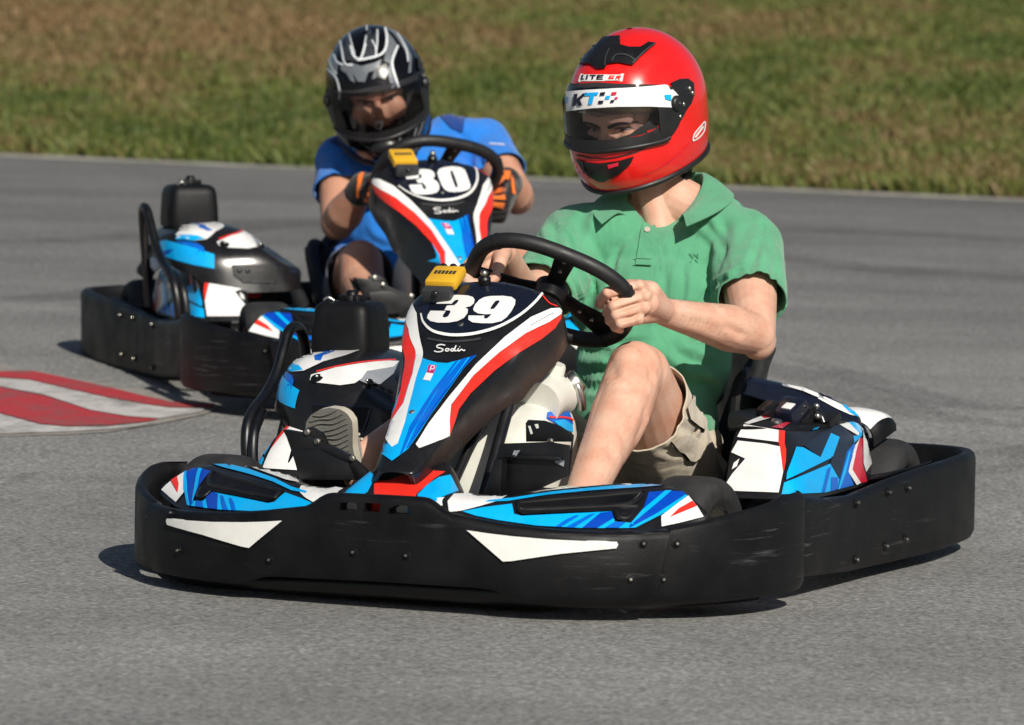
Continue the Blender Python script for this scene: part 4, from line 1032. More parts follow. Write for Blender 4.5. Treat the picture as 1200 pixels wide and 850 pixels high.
# dark rubber laid down by earlier karts: faint curved bands on the track
def rubber_mat():
    m = bpy.data.materials.new('rubber_marks'); m.use_nodes = True; nt = m.node_tree; N = nt.nodes; L = nt.links; b = N['Principled BSDF']; out = N['Material Output']
    b.inputs['Base Color'].default_value = (.05, .05, .05, 1); b.inputs['Roughness'].default_value = .75
    t = N.new('ShaderNodeBsdfTransparent'); tc = N.new('ShaderNodeTexCoord')
    n = N.new('ShaderNodeTexNoise'); n.inputs['Scale'].default_value = 3.5; n.inputs['Detail'].default_value = 8; n.inputs['Roughness'].default_value = .75; L.new(tc.outputs['Object'], n.inputs['Vector'])
    n2 = N.new('ShaderNodeTexNoise'); n2.inputs['Scale'].default_value = 90; n2.inputs['Detail'].default_value = 3; L.new(tc.outputs['Object'], n2.inputs['Vector'])
    a = N.new('ShaderNodeMath'); a.operation = 'MULTIPLY'; L.new(n.outputs['Fac'], a.inputs[0]); L.new(n2.outputs['Fac'], a.inputs[1])
    r = N.new('ShaderNodeMapRange'); r.inputs[1].default_value = .16; r.inputs[2].default_value = .42; r.inputs[3].default_value = 0; r.inputs[4].default_value = .36; L.new(a.outputs[0], r.inputs[0])
    mx = N.new('ShaderNodeMixShader'); L.new(r.outputs[0], mx.inputs[0]); L.new(t.outputs[0], mx.inputs[1]); L.new(b.outputs[0], mx.inputs[2]); L.new(mx.outputs[0], out.inputs[0])
    return m
M['rubbermark'] = rubber_mat()
p = Part()
for k, (pts, wd) in enumerate((([(760, 410), (900, 430), (1010, 462), (1100, 490), (1215, 500)], .10), ([(930, 420), (1040, 452), (1130, 476), (1220, 480)], .07), ([(1000, 560), (1150, 545), (1260, 520)], .12), ([(900, 300), (1050, 318), (1230, 330)], .16), ([(-20, 285), (150, 280), (330, 262), (500, 255)], .16), ([(-30, 352), (60, 350), (170, 335)], .10), ([(650, 275), (900, 268), (1230, 285)], .2), ([(-20, 758), (20, 757), (78, 757)], .009), ([(0, 575), (30, 560), (50, 556)], .02))):
    G = [ground_at(*q) for q in pts]; C2d = cr([(g[0], g[1]) for g in G], 10); T = np.gradient(C2d, axis=0); T /= np.linalg.norm(T, axis=1, keepdims=True); nn = np.stack([-T[:, 1], T[:, 0]], 1)
    rows = []
    for i_, (c_, n_) in enumerate(zip(C2d, nn)):
        w_ = wd * (.35 + .65 * math.sin(math.pi * (i_ + .5) / len(C2d)))
        rows.append([(c_[0] + n_[0] * w_ * o_, c_[1] + n_[1] * w_ * o_, terrain(0, c_[1] + n_[1] * w_ * o_) + .0030 + .0004 * k) for o_ in (-1, 0, 1)])
    p.grid(rows, 'rubbermark')
tag(p.build('tyre_marks'), kind='structure')
# ================================================================== drivers
def skin_mat(name, col, hair=.0):
    m, nt, b = mat_base(name); N = nt.nodes; L = nt.links
    tc = N.new('ShaderNodeTexCoord')
    n = N.new('ShaderNodeTexNoise'); n.inputs['Scale'].default_value = 22; n.inputs['Detail'].default_value = 6; L.new(tc.outputs['Object'], n.inputs['Vector'])
    r = N.new('ShaderNodeValToRGB'); e = r.color_ramp.elements
    e[0].position = .3; e[0].color = (col[0] * .92, col[1] * .76, col[2] * .70, 1); e[1].position = .7; e[1].color = (col[0] * 1.06, col[1] * 1.08, col[2] * 1.08, 1)
    L.new(n.outputs['Fac'], r.inputs[0])
    n2 = N.new('ShaderNodeTexNoise'); n2.inputs['Scale'].default_value = 330; n2.inputs['Detail'].default_value = 4; n2.inputs['Roughness'].default_value = .7
    mp = N.new('ShaderNodeMapping'); mp.inputs['Scale'].default_value = (.35, 1.2, .5); mp.inputs['Rotation'].default_value = (.3, .5, .2); L.new(tc.outputs['Object'], mp.inputs['Vector']); L.new(mp.outputs[0], n2.inputs['Vector'])
    r2 = N.new('ShaderNodeMapRange'); r2.inputs[1].default_value = .56; r2.inputs[2].default_value = .72; r2.inputs[3].default_value = 0; r2.inputs[4].default_value = hair; L.new(n2.outputs['Fac'], r2.inputs[0])
    mx = N.new('ShaderNodeMix'); mx.data_type = 'RGBA'; mx.inputs[7].default_value = (.10, .05, .03, 1); L.new(r2.outputs[0], mx.inputs[0]); L.new(r.outputs[0], mx.inputs[6])
    n6 = N.new('ShaderNodeTexNoise'); n6.inputs['Scale'].default_value = 8; n6.inputs['Detail'].default_value = 4; L.new(tc.outputs['Object'], n6.inputs['Vector'])
    r6 = N.new('ShaderNodeMapRange'); r6.inputs[1].default_value = .45; r6.inputs[2].default_value = .7; r6.inputs[4].default_value = .30; L.new(n6.outputs['Fac'], r6.inputs[0])
    m6 = N.new('ShaderNodeMix'); m6.data_type = 'RGBA'; m6.inputs[7].default_value = (col[0] * .95, col[1] * .72, col[2] * .66, 1); L.new(r6.outputs[0], m6.inputs[0]); L.new(mx.outputs[2], m6.inputs[6])
    L.new(m6.outputs[2], b.inputs['Base Color']); b.inputs['Roughness'].default_value = .5; b.inputs['Specular IOR Level'].default_value = .35
    b.inputs['Subsurface Weight'].default_value = .12; b.inputs['Subsurface Radius'].default_value = (.012, .004, .002); b.inputs['Subsurface Scale'].default_value = 1
    n3 = N.new('ShaderNodeTexNoise'); n3.inputs['Scale'].default_value = 300; L.new(tc.outputs['Object'], n3.inputs['Vector'])
    bp = N.new('ShaderNodeBump'); bp.inputs['Strength'].default_value = .35; bp.inputs['Distance'].default_value = .002; L.new(n3.outputs['Fac'], bp.inputs['Height']); L.new(bp.outputs[0], b.inputs['Normal'])
    return m
def cloth_mat(name, col, scale=900, var=.10, sheen=.25):
    m, nt, b = mat_base(name); N = nt.nodes; L = nt.links
    tc = N.new('ShaderNodeTexCoord')
    n = N.new('ShaderNodeTexNoise'); n.inputs['Scale'].default_value = 16; n.inputs['Detail'].default_value = 8; L.new(tc.outputs['Object'], n.inputs['Vector'])
    v = N.new('ShaderNodeTexVoronoi'); v.inputs['Scale'].default_value = scale; L.new(tc.outputs['Object'], v.inputs['Vector'])
    mr = N.new('ShaderNodeMapRange'); mr.inputs[1].default_value = .3; mr.inputs[2].default_value = .7; mr.inputs[3].default_value = 1 - var; mr.inputs[4].default_value = 1 + var; L.new(n.outputs['Fac'], mr.inputs[0])
    mx = N.new('ShaderNodeMix'); mx.data_type = 'RGBA'; mx.blend_type = 'MULTIPLY'; mx.inputs[0].default_value = 1; mx.inputs[6].default_value = (*col, 1); L.new(mr.outputs[0], mx.inputs[7])
    L.new(mx.outputs[2], b.inputs['Base Color']); b.inputs['Roughness'].default_value = .85; b.inputs['Specular IOR Level'].default_value = .2; b.inputs['Sheen Weight'].default_value = sheen; b.inputs['Sheen Roughness'].default_value = .5
    nf = N.new('ShaderNodeTexNoise'); nf.inputs['Scale'].default_value = 7; nf.inputs['Detail'].default_value = 3; nf.inputs['Distortion'].default_value = 1.2
    mf = N.new('ShaderNodeMapping'); mf.inputs['Scale'].default_value = (1.6, 1.6, .7); mf.inputs['Rotation'].default_value = (.4, .2, .5); L.new(tc.outputs['Object'], mf.inputs['Vector']); L.new(mf.outputs[0], nf.inputs['Vector'])
    bf = N.new('ShaderNodeBump'); bf.inputs['Strength'].default_value = .55; bf.inputs['Distance'].default_value = .022; L.new(nf.outputs['Fac'], bf.inputs['Height'])
    ad = N.new('ShaderNodeMath'); ad.operation = 'MULTIPLY_ADD'; ad.inputs[1].default_value = .5; L.new(v.outputs['Distance'], ad.inputs[0]); L.new(n.outputs['Fac'], ad.inputs[2])
    bp = N.new('ShaderNodeBump'); bp.inputs['Strength'].default_value = .5; bp.inputs['Distance'].default_value = .004; L.new(ad.outputs[0], bp.inputs['Height']); L.new(bf.outputs[0], bp.inputs['Normal']); L.new(bp.outputs[0], b.inputs['Normal'])
    return m
M['skin'] = skin_mat('skin', (.64, .405, .305), .08); M['skin2'] = skin_mat('tanned_skin', (.52, .29, .20), .06)
M['polo'] = cloth_mat('green_pique', (.100, .360, .200)); M['polo2'] = cloth_mat('green_pique_rib', (.092, .335, .185)); M['blueshirt'] = cloth_mat('blue_jersey', (.016, .19, .66), 1200); M['bluedark'] = cloth_mat('dark_blue_jersey', (.010, .045, .22), 1200)
M['beige'] = cloth_mat('beige_cotton', (.57, .49, .375), 1100); M['navyshort'] = cloth_mat('grey_blue_cotton', (.115, .125, .165), 1100)
M['sole'] = simple('shoe_sole_rubber', (.125, .122, .108), .7, var=.15, scale=40, bump=.4, bscale=150); M['suede'] = cloth_mat('shoe_suede', (.16, .14, .11), 700); M['shoewhite'] = simple('shoe_foxing', (.50, .46, .38), .6, var=.1)
M['glove'] = cloth_mat('black_glove_cloth', (.014, .014, .015), 700); M['orange'] = cloth_mat('orange_glove_patch', (.80, .17, .015), 700)
M['helred'] = simple('red_helmet_lacquer', (.74, .012, .010), .22, var=.02, coat=.6); M['helblack'] = simple('black_helmet_lacquer', (.003, .003, .004), .16, var=.05, coat=.15, spec=.3)
M['silver'] = simple('silver_helmet_paint', (.17, .185, .20), .28, metal=.2, var=.12, scale=22, coat=.6); M['silver2'] = simple('grey_helmet_paint', (.045, .050, .056), .3, metal=.2, var=.35, scale=30, coat=.6)
M['silverline'] = simple('bright_silver_line', (.74, .78, .80), .35, metal=.1, var=.1, coat=.5); M['trim'] = simple('visor_trim_rubber', (.010, .010, .011), .45, var=.1); M['lining'] = simple('helmet_lining', (.022, .022, .024), .9, var=.2, scale=60)
M['eyewhite'] = simple('eye_white', (.30, .25, .23), .3); M['iris'] = simple('dark_iris', (.020, .012, .008), .2); M['brow'] = simple('brow_hair', (.020, .013, .010), .8, var=.3, scale=200); M['lip'] = simple('lip', (.42, .17, .14), .45)  # eye white toned down: the helmet's shade is put into its colour
def visor_mat(name, tint, gl):
    m = bpy.data.materials.new(name); m.use_nodes = True; nt = m.node_tree; N = nt.nodes; L = nt.links
    N.remove(N['Principled BSDF']); out = N['Material Output']
    t = N.new('ShaderNodeBsdfTransparent'); t.inputs[0].default_value = (*tint, 1)
    g = N.new('ShaderNodeBsdfGlossy'); g.inputs['Roughness'].default_value = .06; g.inputs[0].default_value = (gl, gl, gl, 1)
    f = N.new('ShaderNodeFresnel'); f.inputs[0].default_value = 1.5
    mx = N.new('ShaderNodeMixShader'); L.new(f.outputs[0], mx.inputs[0]); L.new(t.outputs[0], mx.inputs[1]); L.new(g.outputs[0], mx.inputs[2]); L.new(mx.outputs[0], out.inputs[0])
    return m
M['visor39'] = visor_mat('clear_visor', (.90, .90, .91), .9); M['visor30'] = visor_mat('smoked_visor', (.80, .80, .82), .6)
M['sunband'] = visor_mat('tinted_visor_band', (.42, .42, .50), .9)

def cap_mesh(p0, r0, p1, r1, n=20):
    """Tapered capsule as verts, faces."""
    p0, p1 = np.array(p0, float), np.array(p1, float); ax = p1 - p0; ln = np.linalg.norm(ax)
    ax = ax / ln if ln > 1e-9 else np.array([0, 0, 1.0])
    u = norm(np.cross(ax, [.37, .21, .9] if abs(ax[2]) < .8 else [1, .2, .1])); w = np.cross(ax, u)
    prof = [(p0, r0, a) for a in np.linspace(-math.pi / 2, 0, 7)] + [(p1, r1, a) for a in np.linspace(0, math.pi / 2, 7)]
    V = []; F = []
    for c, r, a in prof:
        for k in range(n):
            t = 2 * math.pi * k / n; V.append(c + ax * r * math.sin(a) + (u * math.cos(t) + w * math.sin(t)) * max(r * math.cos(a), 1e-5))
    m = len(prof)
    for i in range(m - 1):
        for k in range(n): F.append([i * n + k, i * n + (k + 1) % n, (i + 1) * n + (k + 1) % n, (i + 1) * n + k])
    F.append(list(range(n))[::-1]); F.append([(m - 1) * n + k for k in range(n)])
    return V, F
class Blob:
    def __init__(s): s.p = Part()
    def cap(s, p0, r0, p1, r1): V, F = cap_mesh(p0, r0, p1, r1); s.p.add(V, F, 'skin'); return s
    def chain(s, pts, rs):
        for i in range(len(pts) - 1): s.cap(pts[i], rs[i], pts[i + 1], rs[i + 1])
        return s
    def ell(s, c, r, rot=None): s.p.ball(c, r, 'skin', rot, 28); return s
    def build(s, name, mat, voxel=.004, smooth=6, parent=None):
        s.p.mats = []; s.p.m = [0] * len(s.p.f)
        o = s.p.build(name); o.data.materials.clear(); o.data.materials.append(M[mat])
        r = o.modifiers.new('r', 'REMESH'); r.mode = 'VOXEL'; r.voxel_size = voxel; r.use_smooth_shade = True
        if smooth:
            k = o.modifiers.new('s', 'SMOOTH'); k.factor = .5; k.iterations = smooth
        apply_mods(o); o.data.polygons.foreach_set('use_smooth', [True] * len(o.data.polygons))
        if len(o.data.materials) == 0: o.data.materials.append(M[mat])
        if parent: o.parent = parent
        return o
def verts(o):
    a = np.empty(len(o.data.vertices) * 3); o.data.vertices.foreach_get('co', a); return a.reshape(-1, 3)
def normals(o):
    a = np.empty(len(o.data.vertices) * 3); o.data.vertices.foreach_get('normal', a); return a.reshape(-1, 3)
def set_verts(o, V): o.data.vertices.foreach_set('co', V.ravel()); o.data.update()
def obvh(o): return BVHTree.FromPolygons([Vector(v.co) for v in o.data.vertices], [list(p.vertices) for p in o.data.polygons])
def creases(o, fr, lines, depth=.008, rad=.012):
    V = verts(o); Nn = normals(o); bv = obvh(o); o0, _ = fr.ray(600, 425); D = np.zeros(len(V))
    for ln in lines:
        dp, rd = depth, rad
        if isinstance(ln, tuple) and isinstance(ln[1], (int, float)) : ln, dp, rd = ln
        pts = []
        for q in cr(ln, 8):
            h = bv.ray_cast(Vector(o0), Vector(fr.ray(*q)[1]).normalized())
            if h[0] is not None: pts.append(h[0][:])
        if len(pts) < 2: continue
        P = np.array(pts); d2 = np.full(len(V), 9.0); ti = np.zeros(len(V))
        lo, hi = P.min(0) - rd * 4, P.max(0) + rd * 4
        sel = np.where(((V > lo) & (V < hi)).all(1))[0]
        dd = ((V[sel][:, None, :] - P[None]) ** 2).sum(2); j = dd.argmin(1); dist = np.sqrt(dd.min(1))
        tt = j / max(len(P) - 1, 1); fade = np.clip(np.minimum(tt, 1 - tt) * 4, .15, 1)
        D[sel] += fade * (-dp * np.exp(-(dist / rd) ** 2) + dp * .55 * np.exp(-((dist - rd * 1.9) / (rd * .9)) ** 2))
    set_verts(o, V + Nn * D[:, None])
def rumple(o, amp, sc, seed=0, stretch=(1, 1, 1)):
    V = verts(o); Nn = normals(o)
    D = np.array([mnoise.noise(Vector((v[0] * sc * stretch[0] + seed, v[1] * sc * stretch[1], v[2] * sc * stretch[2]))) + .5 * mnoise.noise(Vector((v[0] * sc * 2.2 + seed, v[1] * sc * 2.2 * stretch[1], v[2] * sc * 2.2 * stretch[2]))) for v in V])
    set_verts(o, V + Nn * (D * amp)[:, None])
def cut(o, planes):
    """Open a garment: drop what lies beyond each plane (point, outward normal, reach); then give the cloth a thickness."""
    bm = bmesh.new(); bm.from_mesh(o.data)
    for p, n, reach in planes:
        p = Vector(p); n = Vector(n).normalized()
        fs = [f for f in bm.faces if (lambda d: d.length < .22 and (d - n * d.dot(n)).length < reach)(f.calc_center_median() - p)]
        geom = list({v for f in fs for v in f.verts}) + list({e for f in fs for e in f.edges}) + fs
        bmesh.ops.bisect_plane(bm, geom=geom, plane_co=p, plane_no=n, clear_outer=True)
    bm.to_mesh(o.data); bm.free(); o.data.polygons.foreach_set('use_smooth', [True] * len(o.data.polygons))
def carve(o, fr, poly, near=True):
    """Remove the front faces that lie inside an outline (a neck opening)."""
    P = np.array(poly); o0 = fr.loc(CO); bm = bmesh.new(); bm.from_mesh(o.data); kill = []
    for f in bm.faces:
        c = f.calc_center_median()
        if f.normal.dot(Vector(o0) - c) < 0: continue
        w_ = fr.w(c[:]) - CO; z = w_ @ CF_; x = 600 + FPX * (w_ @ CR_) / z; y = 425 - FPX * (w_ @ CU_) / z
        if inside(x, y, P): kill.append(f)
    bmesh.ops.delete(bm, geom=kill, context='FACES'); bm.to_mesh(o.data); bm.free()
def inside(x, y, P):
    c = False; j = len(P) - 1
    for i in range(len(P)):
        if (P[i][1] > y) != (P[j][1] > y) and x < (P[j][0] - P[i][0]) * (y - P[i][1]) / (P[j][1] - P[i][1]) + P[i][0]: c = not c
        j = i
    return c
def thicken(o, t):
    m = o.modifiers.new('t', 'SOLIDIFY'); m.thickness = t; m.offset = -1; apply_mods(o)
def add_part(o, p):
    """Join a Part's faces into an object's own mesh (patches of the same garment)."""
    bm = bmesh.new(); bm.from_mesh(o.data); k0 = len(o.data.materials)
    for m in p.mats: o.data.materials.append(m)
    vs = [bm.verts.new(v) for v in p.v]
    for f, mi in zip(p.f, p.m):
        try: q = bm.faces.new([vs[i] for i in f]); q.material_index = k0 + mi; q.smooth = True
        except ValueError: pass
    bm.to_mesh(o.data); bm.free()
def lerp(a, b, t): return np.array(a) * (1 - t) + np.array(b) * t

# ---------------- helmets
class Helmet:
    af, ab, b, ct, cb = .166, .172, .131, .160, .166
    def S(s, az, t, off=0):
        """Shell point: az degrees from the front (left positive), t from -0.9 (rim) to 1 (crown)."""
        def q(az, t):
            a = R(az); ca, sa = math.cos(a), math.sin(a)
            if t >= 0: r = max(1 - t * t, 0) ** .52; z = t * s.ct
            else: r = (1 - (abs(t) ** 3.4) * .72) ** (1 / 2.6); z = t * s.cb
            A = s.af if ca > 0 else s.ab
            if t < 0: A += (.018 if ca > 0 else -.015) * min(1, -t / .55) * ca * ca
            if t > 0: A += (-.012 * t if ca > 0 else .008 * t)
            e = .94
            return np.array([A * np.sign(ca) * abs(ca) ** e * r, s.b * np.sign(sa) * abs(sa) ** e * r, z])
        P = q(az, t)
        if off:
            d = 1e-3; du = q(az + .5, t) - q(az - .5, t); dv = q(az, min(t + d, .9995)) - q(az, min(t + d, .9995) - 2 * d); n = np.cross(du, dv); l = np.linalg.norm(n)
            P = P + (n / l if l > 1e-12 else np.array([0, 0, 1])) * off
        return P
    def bottom(s, az): return -.92 + .34 * ((1 - math.cos(R(az))) / 2) ** .9
    def port(s, k, wide=1.0, lift=0):
        """Eye port outline, k in 0..1 round it."""
        a = 2 * math.pi * k; c, s_ = math.cos(a), math.sin(a); e = .62
        az = 66 * wide * np.sign(c) * abs(c) ** e; u = np.sign(s_) * abs(s_) ** e
        return az, .055 + lift + u * .335 * (1 - .22 * abs(az / 66)) * wide + .02 * abs(az / 66)
    def build(s, parent, fr, main):
        o = bpy.data.objects.new('helmet', None)
        p = Part(); n = 96; q = 54
        rows = []
        # shell in three sheets: from the rim to the crown, with the eye port left open
        K = 72
        outer = [s.port(k / K) for k in range(K)]
        def ray_edge(az, t):                     # push from the port centre to the crown/rim/back border
            return az, t
        N_az, N_t = 120, 70
        V = {}; 
        azs = np.linspace(-180, 180, N_az, endpoint=False); ts = np.r_[np.linspace(0, 1, N_t)]
        grid = []
        for a in azs:
            bt = s.bottom(a); row = []
            for k in ts: row.append(s.S(a, bt + (1 - bt) * (1 - (1 - k) ** 1.25) if False else bt + (.9985 - bt) * k))
            grid.append(row)
        G = np.array(grid); vs = [tuple(x) for x in G.reshape(-1, 3)]; fs = []
        for i in range(N_az):
            for j in range(N_t - 1):
                a = azs[i] + 180 / N_az; bt = s.bottom(a); t = bt + (.9985 - bt) * (ts[j] + ts[j + 1]) / 2
                if abs(a) < 70:
                    e = ((abs(a) / 64) ** 3.2 + (abs(t - .055 - .02 * abs(a) / 66) / (.325 * (1 - .22 * abs(a) / 66))) ** 3.2)
                    if e < 1: continue
                fs.append([i * N_t + j, ((i + 1) % N_az) * N_t + j, ((i + 1) % N_az) * N_t + j + 1, i * N_t + j + 1])
        p.add(vs, fs, main)
        full = Part(); full.grid(G, 'trim', cu=True); full.mkbvh(); p.bvh = full.bvh
        s.p = p; s.full = full
        return p
    def finish(s, parent, fr, name='helmet'):
        p = s.p
        # black edging round the rim and the port, lining inside
        rim = [s.S(a, s.bottom(a) + .01, .001) for a in np.linspace(-180, 180, 72, endpoint=False)]
        p.tube(rim, .0065, 'trim', 8, closed=True, sm=1)
        o = p.build(name, parent, angle=60)
        Mh = fr; pm = parent
        return o
    def interior(s, parent):
        p = Part()
        K = 64; A = []; B = []; C = []
        for k in range(K):
            az, t = s.port(k / K, 1.0); A.append(s.S(az, t, .0026)); az2, t2 = s.port(k / K, .96); B.append(s.S(az2, t2, -.022)); az3, t3 = s.port(k / K, .88); C.append(s.S(az3, t3, -.040))
        E = []
        for k in range(K):
            az, t = s.port(k / K, 1.25); E.append(s.S(az, t, .0030))
        p.grid([E, A, B, C], 'lining', cv=True)
        rows = []
        for a in np.linspace(-180, 180, 64, endpoint=False):
            bt = s.bottom(a)
            rows.append([s.S(a, bt + .02, -.004), s.S(a, bt + .03, -.03), s.S(a, bt + .2, -.042), s.S(a, bt + .5, -.04)])
        p.grid(rows, 'lining', cu=True, flip=True)
        # cheek pads and brow pad
        for sg in (1, -1):
            p.ball((.045, sg * .080, -.070), (.055, .026, .060), 'lining'); p.ball((.075, sg * .070, -.080), (.040, .022, .045), 'lining')
        return p.build('lining', parent, angle=60)
    def visor(s, parent, mat, lo=-.37, hi=.43, wide=78, band=None):
        p = Part(); rows = []
        A = np.linspace(-wide, wide, 61)
        def lim(a):
            u = abs(a) / wide; k = max(0, (u - .72) / .28); return lo + .02 + .26 * k ** 2 + .05 * u, hi - .28 * k ** 2 - .03 * u
        for a in A:
            l, h = lim(a); rows.append([s.S(a, l + (h - l) * k, .0055) for k in np.linspace(0, 1, 25)])
        p.grid(rows, mat); G = np.array(rows)
        s.vb = BVHTree.FromPolygons([Vector(x) for x in G.reshape(-1, 3)], p.f)
        edge = list(G[:, 0]) + list(G[-1, 1:]) + list(G[::-1, -1][1:]) + list(G[0, ::-1][1:-1])
        lowe = list(G[6:-6, 0]); p.tube(lowe, .0055, 'trim', 8, sm=1)
        lowb = [[s.S(a, lim(a)[0] + (lim(a)[1] - lim(a)[0]) * k, .0066) for k in np.linspace(0, .17, 5)] for a in A[2:-2]]
        p.grid(lowb, 'trim')
        for sg in (1, -1):
            sb = [[s.S(sg * a, lim(a)[0] + (lim(a)[1] - lim(a)[0]) * k, .0066) for k in np.linspace(.02, .62, 12)] for a in np.linspace(wide * .70, wide * .985, 10)]
            p.grid(sb, 'trim')
        for sg in (1, -1):
            c = s.S(sg * (wide - 6), .10, .007); n = norm(c * np.array([.3, 1, .1]))
            p.lathe([(.0001, .006), (.012, .006), (.016, .003), (.017, -.004)], c, n, 'trim', 20); p.ball(c + n * .006, (.004, .004, .004), 'dgrey', seg=10)
        return p
def helmet_frame(fr, px, py, D, yaw, pitch, roll):
    """Helmet frame from the direction the wearer faces, seen from the camera; returned in world space."""
    back, rt, up = -CF_, CR_, CU_
    fwd = math.cos(pitch) * (math.cos(yaw) * back - math.sin(yaw) * rt) - math.sin(pitch) * up
    left = norm(np.cross(up, fwd)); z = np.cross(fwd, left)
    l2 = math.cos(roll) * left + math.sin(roll) * z; z2 = -math.sin(roll) * left + math.cos(roll) * z
    W = CO + pix_dir(px, py) * D
    return Frame(W, [fwd, l2, z2])
def child_matrix(fr_parent, fr_child): return fr_parent.mat().inverted() @ fr_child.mat()

def head_blob(B, hf, fr, dz=0):
    """Head shapes for the body's blob, given in helmet space."""
    T = lambda q: fr.loc(hf.w((q[0] * 1.05 + .034, q[1] * 1.06, q[2] * 1.05 + dz))); Rm = fr.M @ hf.M.T   # local helmet axes -> body axes
    def ell(c, r): B.ell(T(c), r, Rm)
    ell((-.005, 0, .035), (.098, .080, .098)); ell((.025, 0, -.035), (.072, .064, .076))
    ell((.056, 0, -.082), (.034, .040, .026)); ell((.078, 0, .030), (.022, .060, .022))
    for sg in (1, -1):
        ell((.066, sg * .038, -.024), (.026, .030, .036)); ell((.072, sg * .034, .040), (.022, .026, .012))
        ell((-.03, sg * .082, -.01), (.02, .010, .032))
    B.cap(T((.088, 0, .018)), .0085, T((.118, 0, -.030)), .0125); ell((.110, 0, -.034), (.014, .019, .010)); ell((.092, 0, -.068), (.016, .026, .012))
def face_films(o, hf, fr, gaze=0, dz=0):
    """Eyes and brows laid on the face, in face coordinates (left, up) in millimetres."""
    bv = obvh(o); T = lambda q: fr.loc(hf.w(q)); d = Vector(T((0, 0, 0)) - T((1, 0, 0))).normalized(); p = Part(); p.bvh = bv
    def mp(off):
        def f(x, y):
            h = bv.ray_cast(Vector(T((.3, x / 1000, y / 1000 + dz))), d)
            return np.array((h[0] if h[0] is not None else Vector(T((.11, x / 1000, y / 1000 + dz)))) - d * off)
        return f
    for sg in (1, -1):
        X = lambda pts: [(sg * x, y) for x, y in pts]
        p.film(X([(20, 11.5), (27, 14.5), (34, 15.2), (42, 13.6), (48, 10), (42, 7.8), (34, 7), (26, 8)]), mp(.0006), 'eyewhite', step=4, smooth=2)
        p.film([(sg * 34 + gaze + 5.2 * math.cos(a), 11.2 + 4.6 * math.sin(a)) for a in np.linspace(0, 6.28, 16, endpoint=False)], mp(.0012), 'iris', step=4)
        p.film(X([(17, 11.5), (25, 16.5), (34, 18.2), (44, 16), (53, 9), (44, 12.8), (34, 14.4), (26, 13.4)]), mp(.0018), 'brow', step=4)
        p.film(X([(22, 7), (34, 4.2), (46, 6.5), (34, 5.5)]), mp(.0010), 'brow', step=4)
        p.film(X([(9, 19), (18, 25), (34, 29), (50, 28.5), (62, 20), (50, 23), (36, 22.5), (22, 18.5), (11, 14)]), mp(.0016), 'brow', step=4, smooth=2)
    add_part(o, p)

def fist(B, C, t, w, n, r=.0115, spread=.0215, thumb=1):
    """Four unequal fingers closed round a tube through C along t; wrist towards w, knuckles towards n."""
    t, w, n = norm(t), norm(w), norm(n); out = {}
    wr = C + w * .098 + n * .004
    for i, (k, ln) in enumerate(zip((1.5, .5, -.5, -1.5), (.95, 1.06, 1.0, .82))):
        b = C + t * k * spread
        mcp = b + w * .040 * ln + n * .030; pip = b - w * .012 * ln + n * .034; dip = b - w * .032 * ln + n * .010; tip = b - w * .020 * ln - n * .016; tip2 = b - w * .002 - n * .024
        rr = r * (1.04, 1.06, 1.0, .86)[i]
        B.chain([wr + t * k * .010, mcp, pip, dip, tip, tip2], [.019, rr * 1.12, rr * 1.0, rr * .95, rr * .86, rr * .78])
    a = C + w * .075 + t * thumb * .028 - n * .004
    B.chain([wr, a, C + w * .038 + t * thumb * .046 - n * .020, C + w * .004 + t * thumb * .044 - n * .030, C - w * .018 + t * thumb * .036 - n * .026], [.020, .018, .0135, .0118, .0098])
    B.cap(wr, .022, C + w * .05 + n * .012, .026)
    return wr
def shoe(fr, parent, ankle, heel, toe, up, name='shoe', mats=('suede', 'sole', 'shoewhite')):
    """A low shoe: upper, side strip and grooved sole along heel-toe."""
    heel, toe = np.array(heel), np.array(toe); x = norm(toe - heel); z = norm(np.array(up) - x * (np.array(up) @ x)); y = np.cross(z, x); L = np.linalg.norm(toe - heel)
    rot = np.array([x, y, z]).T
    def P(a, b, c): return heel + x * a * L + y * b + z * c
    wid = [(0, .020), (.06, .031), (.2, .034), (.4, .035), (.6, .043), (.75, .047), (.88, .040), (.96, .026), (1.0, .008)]
    hgt = [(0, .055), (.06, .075), (.2, .082), (.4, .078), (.6, .060), (.75, .048), (.88, .040), (.96, .030), (1.0, .012)]
    wf = lambda a: float(np.interp(a, *zip(*wid))); hf_ = lambda a: float(np.interp(a, *zip(*hgt)))
    p = Part(); rows = []
    for a in np.linspace(0, 1, 22):
        w_, h = wf(a), hf_(a); rows.append([P(a, w_ * math.cos(t) * (1 - .25 * max(0, math.sin(t))), .004 + h * max(0, math.sin(t)) ** .8) for t in np.linspace(0, math.pi, 15)])
    p.grid(rows, mats[0])
    for a in (.42, .50, .58): p.tube([P(a, -.022, hf_(a) * .93), P(a + .01, 0, hf_(a) * 1.03), P(a, .022, hf_(a) * .93)], .0028, mats[2], 6)
    o = p.build(name, parent)
    q = Part(); pts = [(a, wf(a) + .003) for a in np.linspace(0, 1, 22)]; outl = [P(a, w_, 0) for a, w_ in pts] + [P(a, -w_, 0) for a, w_ in pts[::-1]]
    side = []
    for c in (-.014, -.012, .008, .012): side.append([pt_ + z * c for pt_ in outl])
    q.grid(side, mats[2], cv=True); n_ = len(outl); base = [pt_ + z * -.0142 for pt_ in outl]
    half = len(pts); q.add(base, [[i, i + 1, n_ - 2 - i, n_ - 1 - i] for i in range(half - 1)], mats[1])
    for a in np.linspace(.06, .94, 13):
        w_ = wf(a) * .86; q.tube([P(a, -w_, -.0150), P(a + .025 * math.sin(a * 25), -w_ * .4, -.0160), P(a - .02, w_ * .3, -.0160), P(a + .015, w_, -.0150)], .0020, mats[1], 6, sm=3)
    q.build('sole', o, angle=30)
    return o

